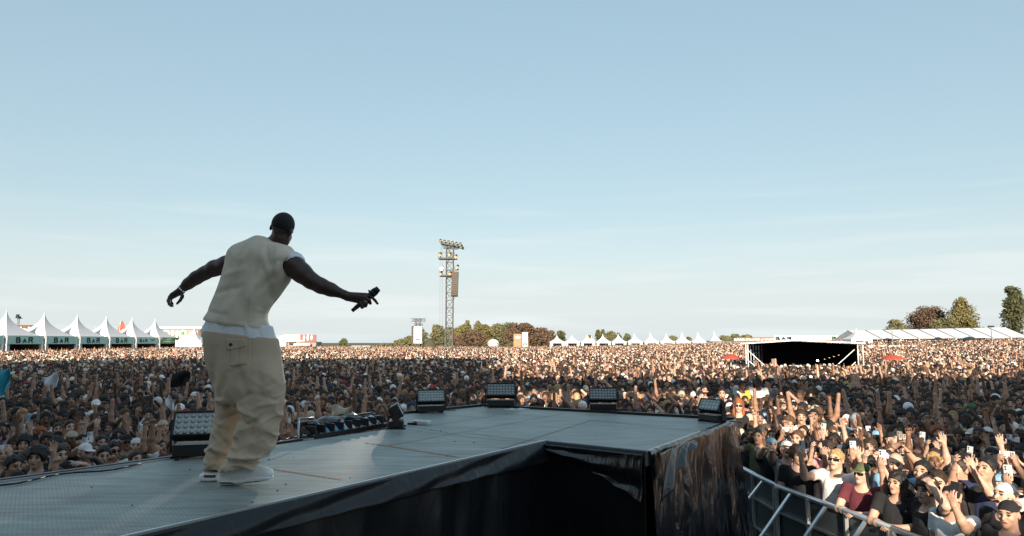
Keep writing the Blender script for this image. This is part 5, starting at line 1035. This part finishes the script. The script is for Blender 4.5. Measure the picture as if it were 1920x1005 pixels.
# ---------------------------------------------------------------- unseen blocker for the main stage, panels cut to shape the crowd's shade
MY = -14.; ms_ = empty('main_stage_blocker', (0, MY, 0), 0, 'unseen main stage front with towers, its panels shaped to shade the crowd', 'stage')
M_fill_panel = mat('fill_panel', (.70,.69,.68), .9)
M_blocker_panel = mat('blocker_panel', (.05,.05,.055), .95)
def wall(x0, x1, z0, z1): MB().box(((x0+x1)/2, 0, (z0+z1)/2), (x1-x0-.004, .3, z1-z0-.004)).build('shade_panel', M_blocker_panel if x1 < -3 else M_fill_panel, ms_)  # added panels: black on the left, pale on the right to steer fill light
HL, HM = 23.5, 14.0  # panel heights chosen for where the shade ends
wall(-62,-37,0,18.5); wall(-37,-5.4,0,HL); wall(-5.4,-3.2,0,HM+3)
SX0, SX1, SZ0, SZ1 = 2.1, 4.4, 7.6, 12.1  # slot left open to let a strip of sun onto the crowd
wall(-3.2,SX0,0,11.1); wall(-3.2,SX1+.9,SZ1,HM); wall(SX0,SX1,0,SZ0); wall(SX1,SX1+.9,0,11.1); wall(SX1+.9,50,0,HM)
for x in (-62,-37,-5.4,14,50): 
    m = MB(); truss(m, (x,-.9,0), (x,-.9,HL if x < 0 else HM), .9, .05, 2); m.build('tower', M_steel, ms_)

# ---------------------------------------------------------------- air
def haze_box(dens):
    mb = MB(); mb.box((0,700,60), (3400,1800,126)); o = mb.build('haze', None); o.data.materials.clear()
    m = bpy.data.materials.new('haze_air'); m.use_nodes = True; n = m.node_tree; n.nodes.clear(); out = n.nodes.new('ShaderNodeOutputMaterial'); v = n.nodes.new('ShaderNodeVolumePrincipled'); v.inputs['Color'].default_value = (.92,.95,.97,1); v.inputs['Density'].default_value = dens; v.inputs['Anisotropy'].default_value = .2; n.links.new(v.outputs[0], out.inputs['Volume']); o.data.materials.append(m); tag(o, kind='stuff'); return o
# ================================================================ barriers
def seg_pt(p, a, b):
    t = max(0, min(1, (p-a).dot(b-a)/(b-a).length_squared)); return (p-a-(b-a)*t).length
def inside(p, poly):
    c = False; j = len(poly)-1
    for i in range(len(poly)):
        a, b = poly[i], poly[j]
        if (a[1] > p[1]) != (b[1] > p[1]) and p[0] < (b[0]-a[0])*(p[1]-a[1])/(b[1]-a[1])+a[0]: c = not c
        j = i
    return c
def sdist(p):
    if inside(p, STAGE): return 0.
    return min(seg_pt(p, Vector(STAGE[i]), Vector(STAGE[i-1])) for i in range(len(STAGE)))
BR = [Vector((4.20,5.2)), Vector((3.87,7.3)), Vector((3.48,9.4)), Vector((3.46,11.9))]
def bar_x(y):
    for a, b in zip(BR, BR[1:]):
        if y <= b.y: return a.x+(b.x-a.x)*max(0,(y-a.y))/(b.y-a.y)
    return BR[-1].x
M_alu = mat('barrier_alu', (.72,.74,.76), .36, metal=.9, noise=.1, nscale=8); M_plate = mat('barrier_plate', (.10,.115,.13), .45, metal=.5)
def barrier(a, b, lab, grp='crowd barriers by the stage'):
    a = Vector((a[0],a[1],0)); b = Vector((b[0],b[1],0)); d = (b-a).normalized(); out = Vector((d.y,-d.x,0)); L = (b-a).length
    if out.dot(Vector((-1,-.3,0))) < 0: out = -out
    r = empty('crowd_barrier', a, 0, lab, 'barrier', grp); z = lambda h: Vector((0,0,h))
    MB().tube(z(1.17), d*L+z(1.17), .032, n=10).build('top_rail', M_alu, r, True)
    n = max(2, round(L/.72)); mp_ = MB(); mp_.bar(d*.02+z(.60)+out*-.02, d*(L-.02)+z(.60)+out*-.02, .012, 1.06); mp_.build('plate', M_plate, r)
    for i in range(n+1):
        p = d*(L*i/n); q = p if 0 < i < n else p+d*(.03 if i == 0 else -.03); MB().bar(q+z(.02)+out*.015, q+z(1.15)+out*.015, .04).build('upright', M_alu, r)
        if i < n: w = q+d*(L/n*.5); MB().bar(w+out*.02+z(1.14), w+out*.95+z(.05), .045, .022).build('brace', M_alu, r)
    for h in (.85,.45,.12): MB().bar(z(h)+out*.012+d*.05, d*(L-.05)+z(h)+out*.012, .03).build('cross_bar', M_alu, r)
    MB().bar(out*.5+z(.03)-out*.45+d*.05, out*.5+z(.03)-out*.45+d*(L-.05), .9, .03).build('tread_plate', M_plate, r); return r
for i, (a, b) in enumerate(zip(BR, BR[1:])): barrier(a, b, ['steel crowd barrier under the leaning arms at the bottom right','steel crowd barrier beside the lower part of the brown-lit skirt','steel crowd barrier nearest the platform\'s outer corner'][i])
b0 = P(1330,748,19.5).xy; barrier((b0.x,19.8), (b0.x+1.6,19.4), 'grey barrier panel behind the man in black at the platform corner', None)
# ================================================================ crowd layout
FACE = Vector((-1.2, 4.5))
AIS = [(Vector((6.6,19.8)), 1.5), (Vector((5.3,16.0)), .75), (Vector((tx, TD)), 2.0), (Vector((P(1372,0,45).x,45)), .8), (Vector((P(1673,0,45).x,45)), .9)]
def free(x, y):
    p = Vector((x, y))
    if y < 14 and x > 0:
        if x < bar_x(y)+.30: return False
    if sdist(p) < (1.15 if x < 2 else 1.0): return False
    for c, r in AIS:
        if (p-c).length < r: return False
    if 13.4 < x < 22 and 41.0 < y < 49: return False
    if x < -70 and y > 95: return False
    if y > 166 and x > 5: return False
    return True
def occluded(p):
    c = Vector((0,0,CAM_Z)); d = p-c
    if d.z >= 0: return False
    t = (STAGE_Z-CAM_Z)/d.z
    return t < 1 and inside((d.x*t, d.y*t), STAGE)
placed = []
# hand placed people: px,py of the head, depth, pose, skin idx, top col, kind, hair, hair colour, shades, beard, yaw offset, label, phone
HAND = [
 (1568,862,8.1,'phone_right',0,'white','tee','short','blond',True,False,0,'blond man in sunglasses and white t-shirt filming over the barrier','silver'),
 (1617,892,7.6,'lean',0,'maroon','tee','cap','olive',True,False,.3,'man in olive cap and sunglasses leaning on the barrier, red-brown top',None),
 (1683,925,6.9,'lean',1,'black','tee','long','black',False,False,.4,'dark-haired woman leaning on the barrier right of the olive cap',None),
 (1787,958,6.0,'phone_left',1,'white','tee','short','black',False,True,.1,'bearded man in white t-shirt filming low at the bottom right','black'),
 (1893,978,5.9,'rest',1,'black','tee','cap_back','black',False,False,.2,'young man in black with a backwards black cap in the bottom right corner',None),
 (1739,925,7.0,'shade_eyes',0,'black','tee','curly','dark brown',False,False,-.5,'curly-haired man in black turning sideways above the bearded man',None),
 (1495,855,8.9,'rest',0,'black','tee','curly','dark brown',False,False,.8,'curly-haired man in black seen in profile against the barrier',None),
 (1447,845,9.6,'reach',0,'black','tee','cap_back','light blue',False,False,.7,'person in pale blue backwards cap reaching over the barrier',None),
 (1475,842,9.9,'reach',0,'grey','tee','cap','white',False,False,.5,'person in white cap reaching past the pale blue cap',None),
 (1480,795,12.4,'rest',1,'grey','tee','curly','brown',False,False,.4,'tall person with big brown curls and grey top right of the platform corner',None),
 (1680,870,8.2,'rest',0,'light blue','tee',None,'black',False,False,.3,'bald man in light blue top between raised arms on the right',None),
 (1655,865,8.6,'two',0,'grey','tee','cap','white',True,False,.2,'man in white cap and sunglasses just above the olive cap',None),
 (1760,905,7.4,'rest',0,'white','vest','short','dark brown',False,False,.3,'upturned brightly lit face in white top right of centre in the front crowd',None),
 (1730,885,7.7,'phone_right',1,'black','tee','short','black',False,False,.1,'dark-haired person in black filming with white phone near the barrier','white'),
 (1800,880,7.6,'point',1,'black','tee','short','dark brown',False,False,-.2,'dark-haired person in black pointing with a brightly lit arm',None),
 (1885,930,6.6,'wave_left',0,'black','tee','cap_back','white',False,False,.1,'person in black with white backwards cap and open raised hand at the right edge',None),
 (1851,880,7.4,'phone_both',1,'navy','tee','short','black',False,False,.0,'person in navy filming with a black phone near the right edge','black'),
 (1354,738,16.0,'rest',1,'black','tee','short','black',False,False,0,'man in black standing above the crowd behind the platform corner',None),
 (1385,760,13.6,'rest',0,'black','vest','long','ginger',True,False,.1,'red-haired woman in black top and sunglasses at the platform corner',None),
 (1320,732,18.5,'rest',1,'black','tee','short','black',False,True,.5,'bearded man in black left of the man at the platform corner',None),
 (1390,722,19.6,'rest',4,'yellow','tee','short','black',False,False,.9,'security guard in pale yellow vest behind the platform corner',None),
 (1421,717,20.0,'lean',4,'white','tee','short','black',False,False,.2,'large man in white t-shirt with folded arms in the aisle',None),
 (1403,727,20.6,'rest',1,'white','tee','short','dark brown',False,False,.4,'slim person in white t-shirt between the guard and the large man',None),
 (1441,718,21.2,'rest',1,'grey','vest','cap','black',False,False,.6,'person in black cap and grey vest right of the large man in white',None),
 (70,858,8.6,'rest',1,'black','tee','curly','black',False,False,-.9,'person with bushy black hair in black turning away at the lower left',None),
 (113,853,9.2,'rest',0,'black','tee','short','dark brown',False,False,0,'pale young man looking up at the stage edge on the lower left',None),
 (131,802,11.6,'phone_left',0,'black','tee','short','dark brown',False,False,.3,'person in black lifting one bare arm high above the lower left crowd','black'),
 (212,845,9.6,'rest',1,'white','tee','short','black',True,False,.1,'person in glasses and white t-shirt at the stage edge, lower left',None),
 (24,875,8.2,'rest',2,'black','tee','short','black',False,False,.2,'dark-haired person by the runway cable at the far lower left',None),
 (195,855,9.0,'rest',1,'navy','tee','short','black',False,False,-.3,'person with a fringe in navy right at the runway edge',None),
 (160,848,9.4,'rest',1,'purple','tee','cap','white',False,False,.1,'person in white cap and purple top by the runway edge',None),
 (305,802,11.4,'reach',1,'black','tee','cap_back','beige',False,False,.2,'person in beige cap left of the large floodlight, reaching up',None),
 (172,782,13.4,'rest',1,'white','tee','cap_back','white',False,False,.2,'person in white cap turned back on the left, above the raised arm',None),
 (640,790,12.5,'both_up',1,'beige','tee','short','black',False,False,0,'person in beige top with both arms raised behind the cable tray',None),
 (795,778,14.0,'phone_both',1,'beige','tee','short','brown',False,False,0,'person filming between the side-on floodlight and the next one','white'),
 (375,737,17.5,'rest',1,'beige','tee','bucket','black',False,False,0,'person in black bucket hat and beige top left of the performer\'s trousers',None),
 (365,745,16.5,'rest',1,'black','tee','cap_back','white',False,False,.2,'person in white backwards cap and black top left of the performer\'s trousers',None),
]
for hnd in HAND:
    px, py, d, pose, si, tc_, tk, hr, hc_, shd, bd, yo, lab, phn = hnd
    if pose == 'two': pose = 'phone_both'
    if px > 1430 and d < 13:
        while P(px, py, d).x < bar_x(d)+.27: d += .04
    p = P(px, py, d); hz = 1.615; gz = p.z-hz
    if d < 13: gz = max(-.05, min(.35, gz))
    sc_ = 1.0
    if gz < 0: sc_ = max(.93, 1+gz/1.7); gz = 0
    elif gz > 0: sc_ = min(1.07, 1+gz/1.7); gz = max(0, p.z-hz*sc_)
    hcol = COLS.get(hc_) or HCOL.get(hc_); hcol = HCOL[hc_] if (hr in ('short','curly','long','bun') and hc_ in HCOL) else hcol
    rz = math.atan2((FACE-p.xy).x, -(FACE-p.xy).y)+yo*.8
    root, info = make_person((p.x, p.y, gz), rz, pose, SKINS[si][1], COLS[tc_], tk, hr, hcol or HCOL['black'], shd, lab, 'people in the front crowd', sc_, bd)
    if gz > .02:
        bxo = MB(); bxo.box((p.x, p.y, gz/2), (.7,.6,gz)); pl = bxo.build('riser_box', M_black); tag(pl, f'black riser box under the {" ".join(lab.split()[:6])}', 'riser')
    if phn and info['ph'] is not None: make_phone(root, info, f'{phn} phone held by the {" ".join(lab.split()[:7])}', 'phones held up in the crowd', phn)
    placed.append(Vector((p.x, p.y))); USED_LABELS.add(lab)
# field of candidate spots
cand = []
def crowd_spacing(y): return .41 if y < 30 else (.48 if y < 70 else .55)
y = 4.6
while y < 172:
    sp = crowd_spacing(y); half = .78*y+3; x = -half-rng.random()*sp
    while x < half:
        X = x+rng.uniform(-.13,.13); Y = y+rng.uniform(-.13,.13); x += sp*(1.0 if y < 80 else 1.05)
        if y > 90 and X > 10 and rng.random() < .25: continue
        if y > 32 and math.sin(X*.23+Y*.11+2*math.sin(Y*.17))*math.sin(Y*.31-X*.07+1) > .82 and rng.random() < .75: continue
        if free(X, Y): cand.append((X, Y))
    y += sp*.92
for (X, Y) in cand[:0]: pass
near, far = [], []
for X, Y in cand:
    if Y < 24:
        v = Vector((X, Y))
        if any((v-q).length < .36 for q in placed): continue
        hgt = Vector((X, Y, 1.68)); px, py = proj(hgt)
        if px < -45 or px > 1965 or py > 1060: continue
        if occluded(Vector((X, Y, 1.95))): continue
        near.append((Y, X, Y))
    else: far.append((X, Y))
near.sort(); NI = 300-len(HAND); indiv = near[:NI]; far += [(X, Y) for _, X, Y in near[NI:]]
print('indiv depth max', indiv[-1][0], 'far count', len(far), 'near', len(near))
HEADW = [('short','black',5),('short','dark brown',5),('short','brown',2),('short','blond',1.5),('curly','black',4),('curly','dark brown',4),('long','dark brown',1.5),('long','blond',1),('long','black',1.5),('bun','dark brown',.8),('bun','blond',.5),('cap','black',2.2),('cap','white',1.0),('cap','navy',.7),('cap_back','black',1.6),('cap_back','white',.8),('cap_back','beige',.4),('bucket','black',.8),('bucket','white',.3),('bucket','beige',.3),(None,'black',.6),('curly','ginger',.6),('cap','red',.4),('cap','light blue',.5)]
TOPW = [('black',12),('white',1.8),('grey',2),('navy',2.6),('maroon',1.2),('red',.3),('light blue',.5),('beige',.8),('olive',1),('orange',.12),('pink',.3),('green',.3),('brown',1.2),('purple',.3),('yellow',.1)]
POSW = [('rest',8),('phone_right',3),('phone_left',3),('phone_both',2.5),('fist_up',1.8),('both_up',1.0),('wave_left',1.6),('reach',1.4),('cup',1.3),('point',1.5),('shade_eyes',1),('lean',1)]
POSW2 = [('rest',4),('phone_right',4),('phone_left',4),('phone_both',3),('fist_up',1.8),('both_up',1.4),('wave_left',2.2),('reach',2.2),('cup',1),('point',2),('shade_eyes',.8),('lean',.4)]
def pick(w): 
    t = rng.random()*sum(q[-1] for q in w)
    for q in w:
        t -= q[-1]
        if t <= 0: return q
    return w[-1]
HN = {'short':'short-haired','curly':'curly-haired','long':'long-haired','bun':'hair tied in a bun'}
def zone(px, Y):
    if px < 390: return 'left of the performer' 
    if px < 760: return 'between the performer and the side-on floodlight'
    if px < 1370: return 'beyond the far platform edge'
    return 'behind the right barrier'
for k, (_, X, Y) in enumerate(indiv):
    px, py = proj((X, Y, 1.62)); zn = zone(px, Y)
    for att in range(300):
        hr, hc_, _w = pick(HEADW); tcn = pick(TOPW)[0]; pose = pick(POSW if px < 1400 else POSW2)[0]; shd = rng.random() < .16; tk = 'tee' if rng.random() < .85 else 'vest'; bd = rng.random() < .10
        if pose == 'lean' and px < 1400: pose = 'rest'
        a = f'{hc_} {HN[hr]}' if hr in ('short','curly','long') else ('bald' if hr is None else '')
        who = f'{a} person'.strip(); wear = []
        if hr == 'bun': who = f'person with {hc_} hair in a bun'
        hat = {'cap':f'{hc_} cap','cap_back':f'{hc_} cap worn backwards','bucket':f'{hc_} bucket hat'}.get(hr)
        lab = who+(f' in {hat}' if hat else '')+(', sunglasses' if shd else '')+(', beard' if bd else '')+f', {tcn} {"t-shirt" if tk=="tee" else "vest"}, '+POSE_WORDS[pose][0]+', '+zn
        if lab not in USED_LABELS and len(lab.split()) <= 20: break
    words_ = lab.split()
    if len(words_) > 16: lab = lab.replace('standing with arms down','arms down').replace('filming with a phone in one hand','filming one-handed').replace('filming with both hands on a phone','filming two-handed').replace('worn backwards','backwards').replace('cupping both hands at the mouth','hands at mouth').replace(' person in ', ' ').replace('person in ','').replace('left of the performer','left side').replace('behind the right barrier','right side').replace('with one hand on the head','hand on head').replace('with one fist straight up','fist up')
    if len(lab.split()) > 16: lab = lab.replace('between the performer and the side-on floodlight', 'right of the performer').replace('beyond the far platform edge', 'past the platform').replace(' person,', ',').replace('holding a phone with both hands','filming two-handed')
    if len(lab.split()) > 16 or lab in USED_LABELS: lab = ' '.join(lab.split()[:16])
    if len(lab.split()) > 16: print('LONG', lab)
    USED_LABELS.add(lab)
    si = rng.choices(range(5), (4,4,3,1.5,1.3))[0]; hcol = HCOL[hc_] if hr in ('short','curly','long','bun') else COLS.get(hc_, (.02,.02,.02))
    v = FACE-Vector((X, Y)); rz = math.atan2(v.x, -v.y)+rng.gauss(0, .28)
    root, info = make_person((X, Y, 0), rz, pose, tuple(v_*.88 for v_ in SKINS[si][1]), COLS[tcn], tk, hr, hcol, shd, lab, 'people in the front crowd', rng.uniform(.86,1.0), bd)
    if info['ph'] is not None: pc_ = rng.choice(['black','black','white','silver']); make_phone(root, info, f'{pc_} phone held by the {" ".join(lab.replace(",", "").split()[:11])}', 'phones held up in the crowd', pc_)
# ================================================================ the mass of the crowd: one object
vc = bpy.data.collections.new('crowd_figures'); NV = 0
def low_variant(pose, hair, h, idx):
    f, info = make_body_fn(pose, legs=False, fing=False); sf = shirt_fn(info, g=.024); hc, HR = info['hc'], info['HR']
    def hf(p):
        q = (p-hc) @ HR
        if hair == 'cap': d = smax(ell(q, (0,.02,.034), (.092,.112,.105)), -(q[:, 2]-.030), .01); return smin(d, smax(ell(q, (0,-.115,.044), (.074,.08,.014)), q[:, 1]+.03, .01), .01)
        d = ell(q, (0,.024,.036), (.090,.108,.102))-.010*(vnoise(q, 40)-.5); d = smax(d, -cap(q, (0,-.17,-.035), (0,-.11,-.035), .10), .012); d = smax(d, -q[:, 2]-.05, .01)
        if hair == 'long': d = smin(d, ell(q, (0,.06,-.10), (.09,.06,.16)), .03)
        return d
    def F(p): return smax(np.minimum(np.minimum(f(p)-.003, sf(p)), hf(p)), .92-p[:, 2], .01)
    def cl(c):
        a = np.stack([f(c)-.003, sf(c), hf(c)]); r = a.argmin(0); q = (c-hc) @ HR; k = face_class(q); r[(k > 0) & (r == 0)] = 2; return r
    ws = [a[2] for a in info['arms']]; lo_ = np.minimum(np.min(ws, 0)-.2, (-.3,-.25,.9)); hi_ = np.maximum(np.max(ws, 0)+.2, (.3,.25,1.8))
    me = sdf_mesh(f'crowd_figure_{idx:02d}', F, lo_, hi_, h, [M_sskin, M_sshirt, M_shair], cl); o = bpy.data.objects.new(f'crowd_figure_{idx:02d}', me); vc.objects.link(o)
VAR = [('rest','short'),('rest','long'),('rest','cap'),('rest','short'),('phone_right','short'),('phone_left','cap'),('phone_both','short'),('fist_up','short'),('both_up','short'),('wave_left','long'),('reach','short'),('point','cap'),('cup','short'),('shade_eyes','short')]
for i, (a, b) in enumerate(VAR): low_variant(a, b, .017, i)
for i, (a, b) in enumerate(VAR): low_variant(a, b, .034, i+len(VAR))
WV = np.array([8,4,5,7,1.2,1.0,1.0,.8,.5,.5,.5,.5,.7,.5]); WV /= WV.sum()
FV = [(X, Y) for X, Y in far if -60 < proj((X, Y, 1.6))[0] < 1980]
n = len(FV); print('crowd mass', n); pts = np.array([(X, Y, ground_z(X, Y)) for X, Y in FV], np.float32); rs = np.random.RandomState(5)
me = bpy.data.meshes.new('crowd_points'); me.vertices.add(n); me.vertices.foreach_set('co', pts.ravel())
def addattr(nm, ty, data): a = me.attributes.new(nm, ty, 'POINT'); a.data.foreach_set({'INT':'value','FLOAT':'value','FLOAT_VECTOR':'vector','FLOAT_COLOR':'color'}[ty], np.ascontiguousarray(data).ravel())
addattr('variant', 'INT', (rs.choice(len(VAR), n, p=WV)+np.where(pts[:, 1] > 34, len(VAR), 0)).astype(np.int32))
ang = np.arctan2(FACE.x-pts[:, 0], -(FACE.y-pts[:, 1]))+rs.normal(0, .35, n); addattr('turn', 'FLOAT', ang.astype(np.float32)); addattr('size', 'FLOAT', rs.uniform(.88,1.06,n).astype(np.float32))
def colattr(nm, pal, w, jit, bright=1.):
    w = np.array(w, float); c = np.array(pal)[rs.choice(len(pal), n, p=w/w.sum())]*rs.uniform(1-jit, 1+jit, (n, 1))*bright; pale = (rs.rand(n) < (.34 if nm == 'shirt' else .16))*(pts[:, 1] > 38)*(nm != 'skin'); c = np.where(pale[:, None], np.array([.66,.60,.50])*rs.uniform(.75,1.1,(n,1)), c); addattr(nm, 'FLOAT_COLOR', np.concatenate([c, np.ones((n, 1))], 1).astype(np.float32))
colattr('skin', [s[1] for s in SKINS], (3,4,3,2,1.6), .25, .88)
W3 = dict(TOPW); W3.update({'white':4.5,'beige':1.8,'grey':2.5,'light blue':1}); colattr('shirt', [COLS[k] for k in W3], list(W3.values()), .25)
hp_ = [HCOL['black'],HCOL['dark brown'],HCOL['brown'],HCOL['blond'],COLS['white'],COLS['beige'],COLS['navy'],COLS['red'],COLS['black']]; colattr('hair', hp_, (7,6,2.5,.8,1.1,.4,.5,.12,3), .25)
me.update(); crowd = link('crowd', me); tag(crowd, 'dense festival crowd filling the field from the stage to the tents', 'crowd', None, 'stuff')
ng = bpy.data.node_groups.new('crowd_scatter', 'GeometryNodeTree'); ng.interface.new_socket('Geometry', in_out='INPUT', socket_type='NodeSocketGeometry'); ng.interface.new_socket('Geometry', in_out='OUTPUT', socket_type='NodeSocketGeometry')
N = ng.nodes; Lk = ng.links; gi = N.new('NodeGroupInput'); go_ = N.new('NodeGroupOutput'); ip = N.new('GeometryNodeInstanceOnPoints'); ci = N.new('GeometryNodeCollectionInfo'); ci.inputs['Collection'].default_value = vc; ci.inputs['Separate Children'].default_value = True; ci.inputs['Reset Children'].default_value = True
def na(nm, ty): a = N.new('GeometryNodeInputNamedAttribute'); a.data_type = ty; a.inputs['Name'].default_value = nm; return a.outputs['Attribute']
mtp = N.new('GeometryNodeMeshToPoints'); Lk.new(gi.outputs[0], mtp.inputs['Mesh']); Lk.new(mtp.outputs[0], ip.inputs['Points']); Lk.new(ci.outputs[0], ip.inputs['Instance']); ip.inputs['Pick Instance'].default_value = True
Lk.new(na('variant', 'INT'), ip.inputs['Instance Index']); cx_ = N.new('ShaderNodeCombineXYZ'); Lk.new(na('turn', 'FLOAT'), cx_.inputs[2]); Lk.new(cx_.outputs[0], ip.inputs['Rotation']); c2 = N.new('ShaderNodeCombineXYZ'); s_ = na('size', 'FLOAT'); [Lk.new(s_, c2.inputs[i]) for i in range(3)]; Lk.new(c2.outputs[0], ip.inputs['Scale']); Lk.new(ip.outputs[0], go_.inputs[0])
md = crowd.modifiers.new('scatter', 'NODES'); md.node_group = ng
# ================================================================ things held up in the crowd
def cloth_thing(name, px, py, d, w, h, m, lab, cat, ph=0., rr=0.):
    p = P(px, py, d); mb = MB(); c, s = math.cos(rr), math.sin(rr)
    def fn(u, v): x = (u-.5)*w*(1-.25*v); z_ = -(v)*h; x, z_ = x*c-z_*s, x*s+z_*c; return (p.x+x, p.y+.05*math.sin(u*9+ph)*(.4+v)+.04*math.sin(v*7+u*5), p.z+z_+.03*math.sin(u*7+ph))
    mb.grid(fn, 16, 12); o = mb.build(name, m, None, True); o.modifiers.new('t', 'SOLIDIFY').thickness = .006; return tag(o, lab, cat)
cloth_thing('t_shirt_banner', 640, 762, 12.6, .40, .34, mat('beige_tee', (.52,.47,.36), .9, noise=.2, nscale=9), 'beige printed t-shirt held up behind the cable tray', 't-shirt')
cloth_thing('flag', 4, 692, 12.5, .34, .45, mat('blue_flag', (.03,.30,.42), .8, col2=(.05,.38,.48), nscale=4), 'blue flag cut by the left picture edge', 'flag', 1)
cloth_thing('flag', 93, 704, 19.5, .50, .40, mat('white_flag', (.62,.66,.72), .8, noise=.1), 'white flag waved above the left crowd', 'flag', 2, .3)
cloth_thing('flag', 335, 698, 21, .75, .42, mat('black_flag', (.008,.008,.010), .9), 'black flag spread above the crowd left of the performer', 'flag', 3, .1)
cloth_thing('towel', 312, 745, 13.5, .16, .32, mat('pale_towel', (.60,.66,.68), .9, noise=.15), 'pale towel swung above the crowd left of the performer', 'towel', 1, .4)
pp = P(1380,800,11.0); m = MB(); m.tube((pp.x,pp.y,.02), (pp.x,pp.y,P(1380,738,11.0).z), .008, n=8); m.box((pp.x,pp.y,P(1380,738,11.0).z+.04), (.06,.02,.10)); tag(m.build('camera_pole', M_alu), 'thin upright pole with a small camera at the platform\'s outer corner', 'pole')
